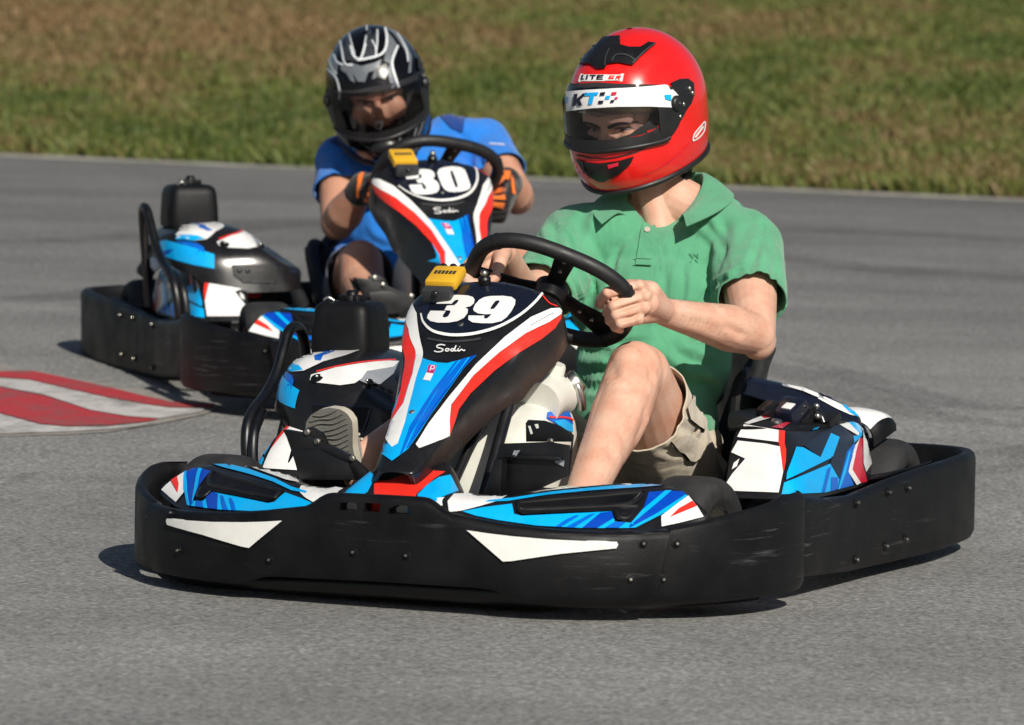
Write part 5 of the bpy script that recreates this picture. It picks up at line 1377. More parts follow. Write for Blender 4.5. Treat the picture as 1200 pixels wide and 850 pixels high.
A = np.array
def hit_wheel(fr, x, y, dy):
    c = WC + WU * dy; p, d = fr.ray(x, y); return p + d * ((c - p) @ WN / (d @ WN))

M['hairm'] = simple('body_hair', (.12, .065, .036), .5, var=.3, scale=90)
def limb_hair(o, fr, segs, n=900, seed=3):
    """Short fine hairs lying along the limbs: one mesh, a child of the body."""
    rg = np.random.default_rng(seed); bv = obvh(o); p = Part(); V = []; F = []
    for a, b, r, k in segs:
        a, b = A(a), A(b); ax = norm(b - a); u = norm(np.cross(ax, [.2, .3, 1])); w = np.cross(ax, u)
        for _ in range(int(n * k)):
            t = rg.uniform(); ang = rg.uniform(0, 6.283); d = u * math.cos(ang) + w * math.sin(ang); c = lerp(a, b, t)
            h = bv.ray_cast(Vector(c + d * r * 2.2), Vector(-d), r * 2.2)
            if h[0] is None: continue
            q = A(h[0][:]); nn = A(h[1][:]); g = norm(ax + .5 * rg.normal(size=3) * .6 + nn * .35); ln = rg.uniform(.007, .014); s_ = norm(np.cross(g, nn)) * .00014
            i = len(V); V += [q - s_, q + s_, q + g * ln + nn * .001]; F.append([i, i + 1, i + 2])
    p.add(V, F, 'hairm'); return p.build('body_hair', o)
# ================================================================== driver of number 30
def build30():
    fr = K30; X = lambda x, y, f: fr.plane(x, y, 0, f)
    hf = helmet_frame(fr, 441, 103, 12.72, R(-5), R(30), R(12))
    neck = A([-.315, .125, .640])
    shL, shR = X(566, 170, -.33), X(402, 190, -.29)
    elR, elL = X(396, 262, -.13), X(606, 232, -.13)
    kneeR, ankR = X(423, 308, .09), A([.40, -.19, .21]); kneeL, ankL = X(603, 300, .07), A([.40, .25, .20])
    B = Blob(); mid = (shL + shR) / 2
    B.ell((-.36, .072, .17), (.12, .165, .11)); B.ell((-.375, .085, .29), (.105, .15, .12)); B.ell(lerp((-.375, .085, .29), mid, .45), (.105, .15, .12)); B.ell(lerp((-.375, .085, .29), mid, .8), (.11, .165, .10))
    B.cap(shL + A([0, -.08, .005]), .062, shL, .062); B.cap(shR + A([0, .08, .005]), .062, shR, .062); B.cap(shL, .055, shR, .055)
    hd = fr.loc(hf.w((-.03, 0, -.07))); B.cap(lerp(mid, neck, .7), .058, hd, .058)
    def rimC(x, y): return hit_wheel(fr, x, y, W30[1])
    HR, HL = rimC(462, 229), rimC(578, 238)
    gl = {}
    for nm, C, e, q0, q1 in (('R', HR, elR, (466, 243), (458, 215)), ('L', HL, elL, (574, 252), (581, 224))):
        t = norm(rimC(*q1) - rimC(*q0)); w_ = norm(norm(e - C) + (A([-.55, 0, -.1]) if nm == 'R' else A([-.2, 0, 0]))); w_ = norm(w_ - t * (w_ @ t) * .9); n = np.cross(t, w_); n = n if n[0] > 0 else -n
        gl[nm] = (C, t, w_, n)
    wrs = {}
    for nm in 'RL': wrs[nm] = gl[nm][0] + norm(gl[nm][2]) * .098; B.cap(wrs[nm], .022, gl[nm][0] + norm(gl[nm][2]) * .06, .018)
    for s_, e, nm in ((shL, elL, 'L'), (shR, elR, 'R')):
        wr = wrs[nm]; B.cap(s_, .062, lerp(s_, e, .5), .056); B.cap(lerp(s_, e, .5), .056, e, .045); B.ell(e, (.044, .044, .044))
        B.cap(e, .044, lerp(e, wr, .3), .049); B.cap(lerp(e, wr, .3), .049, lerp(e, wr, .75), .037); B.cap(lerp(e, wr, .75), .037, wr, .030)
    for hp, kn, an in ((A([-.33, .16, .165]), kneeL, ankL), (A([-.33, -.02, .165]), kneeR, ankR)):
        B.cap(hp, .088, lerp(hp, kn, .55), .076); B.cap(lerp(hp, kn, .55), .076, kn + A([-.03, 0, -.012]), .060); B.ell(kn, (.056, .056, .058)); B.ell(kn + A([.028, 0, .004]), (.034, .038, .042))
        cf = lerp(kn, an, .32); B.cap(kn, .056, cf + A([-.01, 0, -.014]), .057); B.cap(cf + A([-.01, 0, -.014]), .057, lerp(kn, an, .62), .045); B.cap(lerp(kn, an, .62), .045, an, .036)
        B.cap(an, .036, an + A([.03, 0, -.03]), .034)
    head_blob(B, hf, fr, .012)
    body = B.build('person', 'skin2', .0038, 5); body.matrix_world = fr.mat()
    tag(body, 'driver in a black and silver helmet, blue jersey and orange gloves, steering the rear go-kart', 'person', 'drivers seated in the go-karts')
    face_films(body, hf, fr, gaze=3, dz=.012)
    # jersey
    S = Blob()
    S.ell((-.365, .075, .20), (.130, .185, .10)); S.ell((-.375, .085, .30), (.122, .172, .12)); S.ell(lerp((-.375, .085, .29), mid, .45), (.124, .170, .13)); S.ell(lerp((-.375, .085, .29), mid, .8), (.128, .185, .11))
    S.cap(shL + A([0, -.10, .012]), .068, shL, .067); S.cap(shR + A([0, .08, .01]), .074, shR, .074); S.cap(shL, .068, shR, .068)
    S.cap(lerp(mid, neck, .3), .075, lerp(mid, neck, .9), .066)
    for s_, e in ((shL, elL), (shR, elR)): S.cap(s_, .068, lerp(s_, e, .45), .070); S.cap(lerp(s_, e, .45), .072, lerp(s_, e, .85), .070)
    sh = S.build('jersey', 'blueshirt', .005, 8, body); rumple(sh, .005, 8, 13); rumple(sh, .002, 22, 4)
    creases(sh, fr, [([(560, 180), (566, 200), (572, 212)], .009, .010), ([(420, 200), (415, 220), (410, 235)], .009, .010), ([(440, 255), (455, 280), (470, 290)], .010, .014), ([(430, 275), (455, 292), (478, 300)], .008, .012), ([(395, 185), (405, 205), (418, 215)], .006, .012), ([(530, 150), (545, 165), (556, 190)], .005, .012)])
    cut(sh, [(lerp(shL, elL, .55), elL - shL, .11), (lerp(shR, elR, .50), elR - shR, .11)]); thicken(sh, .003)
    p = Part(); p.bvh = obvh(sh)
    p.decal(Z(360, 10, 2.743, [(415, 330), (520, 335), (505, 360), (500, 400), (460, 385), (430, 350)]), fr, 'bluedark', off=.003, step=4)
    p.decal(Z(360, 10, 2.743, [(70, 430), (130, 400), (170, 440), (230, 480), (180, 500), (110, 450)]), fr, 'bluedark', off=.003, step=4)
    for i in range(6): p.stroke(Z(360, 10, 2.743, [(587 + i * 8, 436 + i * .6), (592 + i * 8, 438 + i * .6)]), fr, 1.8, 'white', off=.003, smooth=1)
    add_part(sh, p)
    # shorts
    S = Blob(); hL, hR = A([-.33, .162, .168]), A([-.33, -.022, .168])
    S.ell((-.365, .075, .165), (.140, .188, .110))
    for hp, kn in ((hL, kneeL), (hR, kneeR)): S.cap(hp, .098, lerp(hp, kn, .8), .088); S.cap(hp + A([0, 0, -.02]), .09, lerp(hp, kn, .82) + A([.0, 0, -.025]), .084)
    st = S.build('shorts', 'navyshort', .005, 8, body); rumple(st, .006, 9, 25)
    cut(st, [(lerp(hL, kneeL, .80), kneeL - hL, .15), (lerp(hR, kneeR, .80), kneeR - hR, .15)]); thicken(st, .003)
    shoe(fr, body, ankR, ankR + A([.01, 0, -.08]), ankR + A([.19, -.02, .06]), A([-.35, 0, 1])); shoe(fr, body, ankL, ankL + A([.01, 0, -.08]), ankL + A([.19, .02, .06]), A([-.35, 0, 1]))
    # gloves: black backs, orange finger and wrist patches
    pat = {'R': ([[(433, 200), (445, 196), (450, 201), (440, 206)], [(444, 206), (451, 212), (448, 218), (440, 212)], [(420, 207), (425, 201), (427, 204), (423, 222), (421, 232), (418, 230)], [(434, 210), (443, 209), (441, 216), (432, 215)], [(433, 219), (442, 217), (440, 223), (432, 224)], [(432, 226), (439, 225), (438, 230), (430, 231)], [(428, 232), (434, 232), (433, 237), (427, 236)]]),
           'L': ([[(576, 214), (588, 205), (592, 209), (580, 219)], [(590, 201), (598, 201), (596, 212), (590, 209)], [(576, 222), (594, 220), (593, 226), (576, 227)], [(577, 229), (592, 229), (592, 235), (577, 234)], [(578, 237), (591, 238), (590, 244), (578, 241)], [(598, 204), (602, 212), (603, 228), (600, 228), (599, 214)]])}
    for nm in 'RL':
        G_ = Blob(); C, t, w_, n = gl[nm]; fist(G_, C, t, w_, n, r=.0145, thumb=1); wr = wrs[nm]; e = {'R': elR, 'L': elL}[nm]
        G_.cap(wr - norm(e - wr) * .01, .036, wr + norm(e - wr) * .022, .037)
        g = G_.build('glove', 'glove', .0035, 4, body); q = Part(); q.bvh = obvh(g)
        for poly in pat[nm]: q.decal(poly, fr, 'orange', off=.0035, step=3)
        add_part(g, q)
    # helmet with silver flame graphics
    h = Helmet(); p = h.build(body, hf, 'helblack')
    z = lambda pts: Z(370, 15, 4.857, pts)
    for q in ([(140, 150), (155, 165), (165, 210), (185, 105), (198, 105), (200, 190), (240, 262), (262, 250), (285, 180), (278, 130), (292, 130), (292, 70), (318, 105), (322, 150), (342, 98), (350, 250), (330, 262), (240, 280), (160, 270)],): p.decal(z(q), hf, 'silver2', off=.0015, step=4)
    for q in ([(140, 310), (200, 285), (260, 305), (340, 285), (376, 265), (360, 310), (345, 370), (320, 380), (335, 330), (300, 340), (280, 395), (240, 392), (212, 345), (226, 400), (200, 385), (175, 345), (150, 330)], [(398, 60), (470, 110), (520, 190), (545, 250), (540, 340), (525, 345), (530, 280), (505, 215), (470, 160), (440, 120), (400, 90)], [(395, 95), (440, 150), (465, 190), (440, 280), (440, 330), (478, 425), (430, 432), (420, 390), (410, 340), (420, 290), (388, 275), (400, 200)], [(72, 190), (100, 150), (110, 250), (130, 290), (122, 350), (95, 300), (80, 250)], [(540, 150), (580, 190), (600, 240), (590, 260), (565, 215)]): p.decal(z(q), hf, 'silver', off=.0015, step=4)
    for ln, wd in (([(140, 150), (152, 210), (170, 290), (215, 300)], 1.6), ([(200, 190), (215, 240), (240, 265), (262, 255), (285, 180)], 1.8), ([(385, 60), (402, 130), (398, 200), (370, 240), (300, 262), (240, 272)], 1.9), ([(110, 240), (125, 280), (160, 300)], 1.6), ([(465, 190), (435, 270), (440, 330), (470, 425)], 1.8), ([(400, 60), (460, 120), (510, 210), (522, 280)], 1.2), ([(350, 100), (350, 170), (342, 245)], 1.2), ([(320, 160), (340, 200), (345, 250)], 1.0), ([(72, 320), (120, 370), (140, 440), (138, 495)], 1.7), ([(75, 250), (100, 320), (125, 350)], 1.5), ([(292, 75), (286, 150), (265, 250)], 1.0), ([(190, 110), (205, 170), (225, 240)], 1.0)): p.stroke(z(ln), hf, wd * 1.25, 'silverline', off=.0030)
    p.stroke(z([(470, 770), (478, 700), (490, 650)]), hf, 2.2, 'silver', off=.003); p.stroke(z([(550, 720), (575, 640), (600, 580)]), hf, 2, 'silver', off=.003); p.stroke(z([(570, 715), (600, 640), (625, 560)]), hf, 1.4, 'silver', off=.003); p.stroke(z([(250, 730), (320, 780), (380, 825)]), hf, 1.2, 'silver2', off=.003)
    p.decal(z([(600, 350), (635, 350), (630, 440), (615, 440)]), hf, 'silver', off=.003, step=4); p.decal(z([(570, 250), (610, 260), (630, 320), (600, 345), (575, 320)]), hf, 'trim', off=.005, step=4)
    p.decal(z([(345, 320), (400, 290), (415, 340), (390, 380), (350, 370)]), hf, 'plastic_gloss', off=.005, step=4)
    # domed chin vent
    c = h.S(0, -.50, .004); p.ball(c, (.020, .040, .026), 'plastic_gloss'); p.stroke(z([(345, 620), (380, 615), (375, 635), (365, 660)]), hf, 1.6, 'silver2', off=.012)
    hm = h.finish(body, hf); hm.parent = body; hm.matrix_local = child_matrix(fr, hf)
    h.interior(hm)
    v = h.visor(hm, 'visor30'); v.bvh = h.vb
    v.build('visor', hm, angle=60)
    return body
person30 = build30()
# ================================================================== driver of number 39
def build39():
    fr = K39; X = lambda x, y, f: fr.plane(x, y, 0, f)
    hf = helmet_frame(fr, 746, 124, 10.06, R(33), R(14), R(-2))
    hip, neck = A([-.36, .075, .17]), A([-.50, .082, .715])
    shL, shR = A([-.475, .256, .655]), A([-.435, -.098, .650])
    elL = fr.plane(884, 392, 0, -.24); wrL = fr.plane(779, 366, 0, .005)
    elR = fr.plane(616, 366, 0, -.20); 
    kneeL = fr.plane(744, 432, 0, .07); ankL = fr.plane(683, 584, 0, .43)
    kneeR = A([.06, -.115, .385]); ankR = A([.40, -.205, .262])
    B = Blob()
    # trunk
    B.ell((-.37, .075, .17), (.13, .175, .12)); B.ell((-.40, .078, .30), (.10, .145, .13)); B.ell((-.435, .08, .42), (.10, .145, .14)); B.ell((-.465, .08, .54), (.115, .165, .13)); B.ell((-.478, .082, .62), (.098, .168, .085))
    B.cap(shL + A([-.01, -.08, .02]), .07, shL, .068); B.cap(shR + A([-.01, .08, .02]), .07, shR, .068)
    B.cap(neck + A([.0, .10, -.005]), .05, neck + A([.01, .01, .035]), .055); B.cap(neck + A([.0, -.09, -.005]), .05, neck + A([.01, -.01, .035]), .055)
    hd = fr.loc(hf.w((-.02, 0, -.07))); B.cap(neck + A([.0, 0, -.04]), .062, hd, .060)
    B.cap(neck + A([.055, 0, -.03]), .03, hd + A([.02, 0, -.03]), .035)
    # left arm
    B.cap(shL, .066, lerp(shL, elL, .45), .056); B.cap(lerp(shL, elL, .45), .056, elL, .043); B.ell(elL + A([-.01, .005, -.012]), (.040, .036, .040))
    fa = lerp(elL, wrL, .28); B.cap(elL, .042, fa, .0475); B.cap(fa, .0475, lerp(elL, wrL, .7), .035); B.cap(lerp(elL, wrL, .7), .035, wrL, .0275)
    # left hand on the rim, finger by finger
    Dr = (fr.w(hit_wheel(fr, 722, 352, W39[1])) - CO) @ CF_
    H = lambda x, y, d: fr.D(x, y, Dr + d)
    wr = wrL; 
    fing = [((749, 335), (712, 343), (704, 352), (710, 359), .0116), ((757, 347), (719, 359), (711, 366), (718, 371), .0118), ((755, 361), (722, 370), (714, 376), (722, 380), .0110), ((748, 374), (727, 380), (720, 384), (727, 387), .0098)]
    for (m_, p_, d_, t_, r) in fing:
        B.chain([wr, H(*m_, -.012), H(*p_, -.034), H(*d_, -.008), H(*t_, .014)], [.020, r * 1.12, r * .98, r * .88, r * .78])
        B.ell(H(*m_, -.018), (.0125, .0125, .0125))
    B.chain([wr, H(762, 341, .022), H(738, 336, .040), H(712, 346, .034), H(703, 357, .022)], [.022, .020, .0150, .0125, .0105])
    B.cap(wr, .025, H(757, 355, .006), .027); B.cap(H(757, 355, .006), .026, H(745, 352, .004), .018)
    # right arm and hand (behind the number plate)
    B.cap(shR, .066, lerp(shR, elR, .45), .056); B.cap(lerp(shR, elR, .45), .055, elR, .043)
    Cr = hit_wheel(fr, 563, 335, W39[1]); a0 = hit_wheel(fr, 562, 348, W39[1]); a1 = hit_wheel(fr, 564, 320, W39[1])
    t = norm(a1 - a0); wdir = norm(elR - Cr); wdir = norm(wdir - t * (wdir @ t)); nn = np.cross(t, wdir); nn = nn if nn[0] > 0 else -nn
    wrR = fist(B, Cr, t, wdir, nn, thumb=1)
    fa = lerp(elR, wrR, .3); B.cap(elR, .042, fa, .046); B.cap(fa, .046, lerp(elR, wrR, .7), .034); B.cap(lerp(elR, wrR, .7), .034, wrR, .027)
    # legs
    for hp, kn, an in ((A([-.33, .165, .165]), kneeL, ankL), (A([-.33, -.02, .165]), kneeR, ankR)):
        B.cap(hp, .092, lerp(hp, kn, .55), .078); B.cap(lerp(hp, kn, .55), .078, kn + A([-.03, 0, -.012]), .060); B.ell(kn + A([.002, 0, -.004]), (.056, .054, .058)); B.ell(kn + A([.030, 0, .004]), (.034, .038, .042))
        cf = lerp(kn, an, .32); sh = norm(an - kn); bk = norm(np.cross(sh, [0, 1, 0])); bk = bk if bk[2] < 0 else -bk
        B.cap(kn + bk * .006, .056, cf + bk * .014, .057); B.cap(cf + bk * .014, .057, lerp(kn, an, .62) + bk * .008, .046); B.cap(lerp(kn, an, .62) + bk * .006, .046, an, .036); B.cap(lerp(kn, an, .05) - bk * .012, .040, an - bk * .006, .030)
        fw = norm(an - kn); B.cap(an, .036, an + A([.03, 0, -.03]), .034)
    head_blob(B, hf, fr, -.036)
    body = B.build('person', 'skin', .0030, 4); body.matrix_world = fr.mat()
    tag(body, 'driver in a red helmet, green polo shirt and beige shorts, steering the front go-kart', 'person', 'drivers seated in the go-karts')
    creases(body, fr, [([(749, 340), (735, 345), (716, 350)], .0045, .0040), ([(753, 354), (738, 359), (720, 365)], .0045, .0040), ([(751, 368), (740, 372), (724, 376)], .0045, .0040), ([(712, 338), (716, 347)], .0015, .004), ([(762, 345), (766, 356), (764, 368)], .0020, .006),
        ([(722, 452), (738, 456), (752, 450)], .003, .010), ([(718, 430), (722, 445)], .003, .010), ([(764, 432), (762, 448)], .003, .010), ([(700, 500), (712, 520), (716, 545)], .0025, .014), ([(760, 470), (752, 500), (742, 520)], .003, .012), ([(845, 378), (862, 388), (876, 396)], .003, .008), ([(790, 372), (830, 382), (860, 396)], .002, .010)])
    limb_hair(body, fr, [(kneeL, ankL, .07, 1.5), (lerp(elL, wrL, .1), wrL, .06, 1.2), (kneeR, ankR, .07, .5)])
    face_films(body, hf, fr, gaze=-2, dz=-.036)
    # polo shirt
    S = Blob()
    S.ell((-.395, .074, .30), (.130, .155, .13)); S.ell((-.425, .078, .42), (.131, .164, .14)); S.ell((-.455, .082, .54), (.140, .193, .13)); S.ell((-.475, .082, .625), (.112, .188, .085))
    S.cap(shL + A([-.01, -.08, .025]), .078, shL + A([0, 0, .004]), .079); S.cap(shR + A([-.01, .08, .025]), .078, shR + A([0, 0, .004]), .082)
    S.cap(neck + A([-.01, .10, -.005]), .060, neck + A([-.01, .035, .008]), .052); S.cap(neck + A([-.01, -.09, -.005]), .060, neck + A([-.01, -.035, .008]), .052)
    dL, dR = norm(elL - shL), norm(elR - shR)
    S.cap(shL, .079, lerp(shL, elL, .40), .075); S.cap(lerp(shL, elL, .40), .075, lerp(shL, elL, .85), .068); S.cap(shL + A([.02, .0, -.03]), .07, lerp(shL, elL, .45) + A([0, -.01, -.012]), .066)
    S.cap(shR, .082, lerp(shR, elR, .45), .076); S.cap(lerp(shR, elR, .45), .076, lerp(shR, elR, .9), .072)
    sh = S.build('polo_shirt', 'polo', .005, 8, body)
    rumple(sh, .0055, 7, 3, (1.0, 1.0, .5)); rumple(sh, .002, 22, 9)
    creases(sh, fr, [([(872, 300), (862, 345), (850, 385), (842, 412)], .016, .012), ([(886, 290), (880, 315), (872, 345)], .008, .010), ([(655, 262), (668, 290), (672, 318)], .010, .009), ([(640, 250), (652, 280), (658, 312)], .012, .010),
        ([(845, 250), (850, 280), (842, 320)], .006, .012), ([(830, 300), (826, 350), (818, 395)], .006, .014), ([(700, 300), (694, 350), (688, 400)], .005, .012), ([(735, 345), (732, 375), (728, 395)], .005, .010),
        ([(655, 428), (690, 436), (740, 432), (790, 424)], .012, .012), ([(660, 448), (700, 455), (745, 450)], .010, .010), ([(780, 405), (815, 425), (850, 430)], .010, .012), ([(770, 415), (800, 445), (838, 455)], .010, .012), ([(655, 405), (690, 412), (720, 408)], .008, .012), ([(800, 430), (830, 450), (845, 470)], .007, .010),
        ([(895, 270), (905, 300), (912, 330)], .004, .012), ([(850, 225), (872, 245), (890, 270)], .004, .014), ([(690, 240), (680, 262), (676, 285)], .005, .012)])
    creases(sh, fr, [([(868, 318), (845, 330), (822, 352)], .007, .007), ([(866, 340), (842, 360), (815, 372)], .006, .006), ([(858, 372), (830, 395), (800, 402)], .007, .007), ([(676, 300), (690, 318), (700, 345)], .006, .006), ([(668, 318), (678, 345), (682, 380)], .007, .006), ([(720, 300), (716, 345), (708, 380)], .005, .007), ([(780, 310), (778, 350), (770, 390)], .005, .008), ([(800, 300), (800, 345), (792, 385)], .004, .007),
        ([(690, 392), (725, 402), (765, 398)], .007, .007), ([(700, 418), (740, 422), (780, 412)], .008, .007), ([(670, 385), (690, 396), (715, 396)], .006, .006), ([(895, 255), (890, 285), (882, 308)], .005, .007), ([(912, 285), (908, 315), (900, 335)], .005, .006), ([(640, 300), (650, 312), (664, 318)], .006, .006), ([(635, 280), (642, 296), (655, 306)], .005, .006), ([(820, 255), (838, 275), (852, 300)], .005, .008), ([(730, 280), (722, 300), (716, 320)], .004, .007)])
    cut(sh, [((-.36, .08, .262), (.35, 0, -1), .30), (lerp(shL, elL, .62), dL, .115), (lerp(shR, elR, .70), dR, .11)])
    carve(sh, fr, [(733, 231), (748, 222), (800, 196), (812, 196), (806, 212), (795, 232), (778, 250), (762, 263), (748, 250)])
    thicken(sh, .003)
    # sleeve hems and front placket as stitched bands
    bv = obvh(sh)
    p = Part(); p.bvh = bv
    p.stroke([(760, 264), (757, 284), (753, 304)], fr, 1.6, 'polo2', off=.0022); p.stroke([(768, 264), (766, 284), (764, 304)], fr, 1.2, 'polo2', off=.0022)
    p.decal([(753, 262), (769, 262), (764, 312), (745, 311)], fr, 'polo', off=.0030, step=4)
    p.stroke([(744, 304), (764, 305)], fr, 1.0, 'polo2', off=.0045); p.stroke([(743, 311), (764, 312)], fr, 1.0, 'polo2', off=.0045)
    p.decal([(755 + 3.4 * math.cos(a) + 4, 271 + 3.0 * math.sin(a)) for a in np.linspace(0, 6.28, 14, endpoint=False)], fr, 'shoewhite', off=.005, step=3)
    for st in ([(808, 297), (813, 303), (813, 297), (819, 303), (818, 297)], [(812, 304), (809, 308)], [(815, 304), (818, 308)]): p.stroke(st, fr, 1.3, 'polo2', off=.0022, smooth=2)
    add_part(sh, p)
    # collar: a folded band open at the throat
    p = Part(); rows = []; nc = neck + A([.010, 0, .050]); tip = fr.plane(762, 262, 0, -.375)
    for k in np.linspace(-1, 1, 25):
        ph = k * 2.55; d = A([-math.cos(ph), math.sin(ph), 0]); fk = max(0, (abs(k) - .45) / .55)
        up = A([.20, 0, 1.0]) * (1 - .75 * fk ** 1.5)
        rad = .076 + .020 * fk
        base = nc + d * rad + A([.004, 0, -.060 * fk ** 1.4])
        top_ = base - d * .006 + up * .040
        fold = top_ + d * .010 + A([0, 0, .002]); mid = base + d * .030 + A([.004, 0, .026 - .006 * fk]); low = base + d * (.058 + .010 * fk) + A([.010, 0, .004 - .006 * fk])
        rows.append([base, lerp(base, top_, .6), top_, fold, mid, low])
    p.grid(loft(rows, 2, 4), 'polo2', thick=.0025); co_ = p.build('collar', sh, angle=60)
    # shorts
    S = Blob(); hL, hR = A([-.33, .168, .168]), A([-.33, -.022, .168])
    S.ell((-.37, .078, .175), (.145, .190, .120)); S.ell((-.39, .078, .26), (.122, .162, .080))
    eL = lerp(hL, kneeL, .84); eR = lerp(hR, kneeR, .80)
    S.cap(hL, .102, lerp(hL, eL, .5), .098); S.cap(lerp(hL, eL, .5), .094, eL, .084); S.cap(hL + A([0, 0, -.02]), .09, eL + A([.0, .0, -.045]), .084); S.cap(hR, .102, lerp(hR, eR, .5), .096); S.cap(lerp(hR, eR, .5), .096, eR, .09)
    st = S.build('shorts', 'beige', .005, 8, body); rumple(st, .0032, 9, 5); rumple(st, .0012, 24, 1)
    creases(st, fr, [([(800, 440), (822, 462), (832, 490)], .004, .008), ([(790, 500), (808, 505), (822, 520)], .004, .009), ([(770, 525), (790, 530), (812, 528)], .003, .009), ([(668, 470), (690, 485), (700, 505)], .004, .009), ([(665, 490), (680, 505)], .004, .009), ([(806, 470), (818, 490), (812, 515)], .003, .008)])
    cut(st, [(lerp(hL, kneeL, .765), norm(kneeL - hL) + A([.02, 0, .05]), .2), (lerp(hR, kneeR, .74), kneeR - hR, .14)])
    thicken(st, .003)
    p = Part(); p.bvh = obvh(st)
    p.decal(Z(650, 380, 4.252, [(575, 580), (640, 550), (735, 600), (745, 640), (690, 680), (665, 676)]), fr, 'beige', off=.007, step=5)
    p.decal(Z(650, 380, 4.252, [(650, 410), (690, 345), (765, 450), (740, 530), (665, 475)]), fr, 'beige', off=.006, step=5)
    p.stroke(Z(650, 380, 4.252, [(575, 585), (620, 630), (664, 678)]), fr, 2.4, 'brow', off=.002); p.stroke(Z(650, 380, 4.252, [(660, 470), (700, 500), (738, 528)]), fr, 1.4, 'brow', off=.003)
    p.stroke(Z(650, 380, 4.252, [(590, 250), (625, 330), (628, 430), (560, 540), (470, 620)]), fr, .9, 'suede', off=.0015)
    add_part(st, p)
    # shoes
    tR = fr.plane(388, 478, 0, .49); hR_ = fr.plane(404, 537, 0, .475)
    shoe(fr, body, ankR, hR_ + A([0, 0, -.035]), tR + A([-.0, -.008, .0]), A([-1, 0, .1]))
    shoe(fr, body, ankL, ankL + A([-.01, 0, -.085]), ankL + A([.20, -.03, .0]), A([-.15, 0, 1]))
    # helmet
    h = Helmet(); p = h.build(body, hf, 'helred')
    def zh(pts): return Z(640, 20, 3.8636, pts)
    p.decal(zh([(146, 215), (160, 175), (182, 130), (190, 140), (230, 130), (262, 95), (335, 90), (337, 130), (375, 140), (425, 140), (460, 118), (497, 122), (470, 145), (430, 180), (390, 222), (330, 210), (280, 215), (270, 235), (235, 238), (205, 215)]), hf, 'plastic_gloss', off=.004, step=4)
    for ln in ([(270, 225), (275, 185), (290, 150)], [(300, 205), (320, 178), (365, 178), (400, 200)], [(390, 215), (440, 165), (490, 125)]): p.stroke(zh(ln), hf, 1.6, 'dgrey', off=.0055)
    zl = lambda pts: Z(660, 85, 7.0588, pts)
    p.stroke(zl([(133, 74), (150, 20), (505, 18), (490, 72), (133, 76)]), hf, 1.4, 'white', off=.002, smooth=1)
    p.decal(zl([(150, 20), (365, 19), (352, 72), (133, 75)]), hf, 'white', off=.0012, step=4)
    for pts in ([(160, 22), (150, 62), (178, 62), (180, 54), (166, 54), (174, 22)], [(200, 24), (190, 62), (204, 62), (214, 24)], [(226, 24), (276, 24), (274, 34), (258, 34), (250, 62), (236, 62), (244, 34), (224, 34)], [(286, 24), (340, 24), (338, 33), (304, 33), (302, 39), (332, 39), (330, 47), (299, 47), (297, 54), (334, 54), (332, 63), (276, 63)]): p.decal(zl(pts), hf, 'navy', off=.0022, step=4)
    p.decal(zl([(362, 22), (500, 21), (488, 68), (350, 70)]), hf, 'white', off=.0018, step=4)
    p.decal(zl([(385, 30), (430, 30), (428, 38), (394, 38), (392, 44), (424, 44), (418, 60), (372, 60), (374, 53), (408, 53), (409, 50), (378, 50)]), hf, 'red', off=.0026, step=4)
    p.decal(zl([(445, 30), (482, 30), (478, 46), (464, 48), (474, 62), (458, 62), (448, 48), (442, 62), (430, 62)]), hf, 'red', off=.0026, step=4)
    # side marking, chin vent, lower trim line
    p.stroke(zh([(662, 560), (668, 530), (700, 490), (716, 475), (712, 515), (690, 545), (662, 562)]), hf, 1.5, 'white', off=.002); p.stroke(zh([(672, 545), (690, 520), (708, 495)]), hf, 2.2, 'white', off=.002)
    p.decal(zh([(135, 640), (175, 655), (240, 662), (330, 650), (398, 630), (380, 665), (330, 710), (262, 745), (235, 742), (190, 715), (160, 680)]), hf, 'plastic_gloss', off=.003, step=4)
    p.decal(zh([(280, 668), (328, 657), (326, 672), (285, 684)]), hf, 'crimson', off=.0045, step=4)
    p.stroke(zh([(168, 655), (178, 700), (182, 690)]), hf, 1.4, 'dgrey', off=.005)
    p.stroke(zh([(140, 625), (220, 640), (300, 636), (400, 612), (480, 575)]), hf, 1.6, 'trim', off=.002)
    p.stroke(zh([(440, 715), (520, 680), (600, 620), (650, 570)]), hf, .9, 'crimson', off=.0012)
    p.decal(zh([(560, 300), (600, 282), (640, 280), (665, 300), (668, 350), (655, 390), (620, 440), (580, 500), (540, 530), (560, 470), (580, 400), (585, 340)]), hf, 'trim', off=.0025, step=4)
    for c in ((642, 325), (615, 395), (600, 450), (655, 345)):
        q = on(p, *zh([c])[0], hf, .004)
        if q is not None: p.ball(q, (.005, .004, .005), 'metal', seg=8)
    p.decal(zh([(562, 64), (600, 72), (640, 100), (660, 132), (630, 108), (590, 82)]), hf, 'plastic_gloss', off=.005, step=4)
    hm = h.finish(body, hf); hm.parent = body; hm.matrix_local = child_matrix(fr, hf)
    ln = h.interior(hm)
    v = h.visor(hm, 'visor39'); v.bvh = h.vb
    strip = zl([(25, 158), (200, 145), (440, 132), (600, 125), (780, 108), (900, 92), (965, 78), (962, 238), (905, 240), (898, 290), (700, 282), (440, 285), (250, 296), (26, 322)])
    v.decal(strip, hf, 'white', off=.0012, step=5)
    v.decal(zl([(870, 98), (930, 88), (930, 146), (880, 138)]), hf, 'trim', off=.003, step=4)
    v.decal(zl([(832, 186), (888, 186), (888, 236), (840, 222)]), hf, 'cyan', off=.003, step=4); v.decal(zl([(28, 205), (46, 204), (44, 255), (30, 258)]), hf, 'cyan', off=.003, step=4)
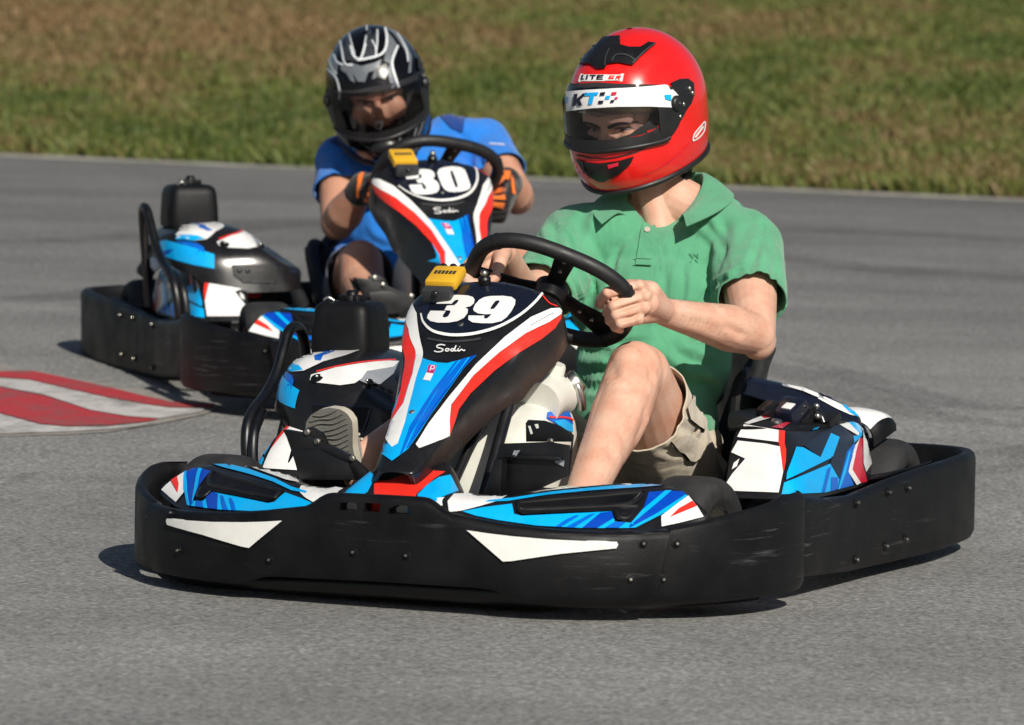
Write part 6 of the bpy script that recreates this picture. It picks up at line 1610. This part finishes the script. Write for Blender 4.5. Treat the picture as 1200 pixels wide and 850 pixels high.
    for pts in ([(97, 182), (127, 178), (122, 220), (172, 176), (206, 174), (146, 226), (166, 276), (134, 278), (118, 244), (108, 280), (82, 282)],): v.decal(zl(pts), hf, 'navy', off=.003, step=4)
    v.decal(zl([(186, 172), (296, 167), (290, 190), (262, 192), (246, 266), (212, 268), (228, 194), (184, 196)]), hf, 'cyan', off=.003, step=4)
    for pts, m in (([(312, 168), (354, 165), (346, 192), (306, 196)], 'navy'), ([(298, 236), (340, 234), (332, 260), (294, 262)], 'navy'), ([(404, 166), (446, 164), (440, 188), (398, 192)], 'crimson'), ([(396, 232), (428, 228), (420, 250), (392, 254)], 'navy'), ([(356, 196), (394, 194), (386, 222), (350, 226)], 'cyan'), ([(430, 206), (456, 204), (450, 224), (426, 226)], 'magenta')): v.decal(zl(pts), hf, m, off=.003, step=4)
    v.decal(zl([(60, 322), (250, 300), (440, 289), (735, 288), (735, 325), (700, 345), (440, 348), (280, 372), (200, 345)]), hf, 'sunband', off=-.0015, step=6)
    v.build('visor', hm, angle=60)
    # chin strap
    p = Part(); q = [fr.loc(hf.w(x)) for x in ((-.03, .100, -.12), (-.02, .088, -.160), (-.01, .065, -.19), (.0, 0, -.205), (-.01, -.055, -.19), (-.03, -.10, -.13))]
    rows = [[a_ + A([-.010, 0, 0]), a_ + A([.010, 0, 0.002])] for a_ in cr(q, 5)]; p.grid(rows, 'trim', thick=.003)
    bk = q[1]; p.box(bk, (.026, .012, .034), 'trim', None, .004); p.box(bk + A([.004, .004, -.012]), (.020, .010, .012), 'red', None, .003)
    p.build('chin_strap', hm).matrix_local = (child_matrix(fr, hf)).inverted()
    return body
person39 = build39()
# ================================================================== sky, sun, camera
SUN = norm([.47, -1.22, .90])         # towards the sun
el = math.asin(SUN[2]); az = math.atan2(SUN[0], SUN[1])
w = bpy.data.worlds.new('World'); scene.world = w; w.use_nodes = True
nt = w.node_tree; bg = nt.nodes['Background']
sky = nt.nodes.new('ShaderNodeTexSky'); sky.sky_type = 'NISHITA'; sky.sun_disc = False
sky.sun_elevation = el; sky.sun_rotation = az; sky.air_density = 1; sky.dust_density = 1.2
nt.links.new(sky.outputs[0], bg.inputs[0]); bg.inputs[1].default_value = .055
sl = bpy.data.lights.new('sun', 'SUN'); sl.energy = 5.0; sl.angle = R(.55); sl.color = (1, .94, .84)
so = bpy.data.objects.new('sun', sl); COL.objects.link(so)
so.rotation_euler = Vector(SUN).to_track_quat('Z', 'Y').to_euler()
cam = bpy.data.cameras.new('camera'); co = bpy.data.objects.new('camera', cam); COL.objects.link(co); scene.camera = co
cam.sensor_fit = 'HORIZONTAL'; cam.sensor_width = 36; cam.lens = FPX / 1200 * 36; cam.clip_end = 2000
mw = Matrix.Identity(4)
for i in range(3): mw[i][0] = CR_[i]; mw[i][1] = CU_[i]; mw[i][2] = -CF_[i]; mw[i][3] = CO[i]
co.matrix_world = mw
cam.dof.use_dof = True; cam.dof.focus_distance = 9.45; cam.dof.aperture_fstop = 7
vs = scene.view_settings; vs.view_transform = 'Standard'; vs.look = 'None'; vs.gamma = 1; vs.use_curve_mapping = False; vs.exposure = 0
scene.cycles.use_denoising = True
scene.cycles.max_bounces = 8
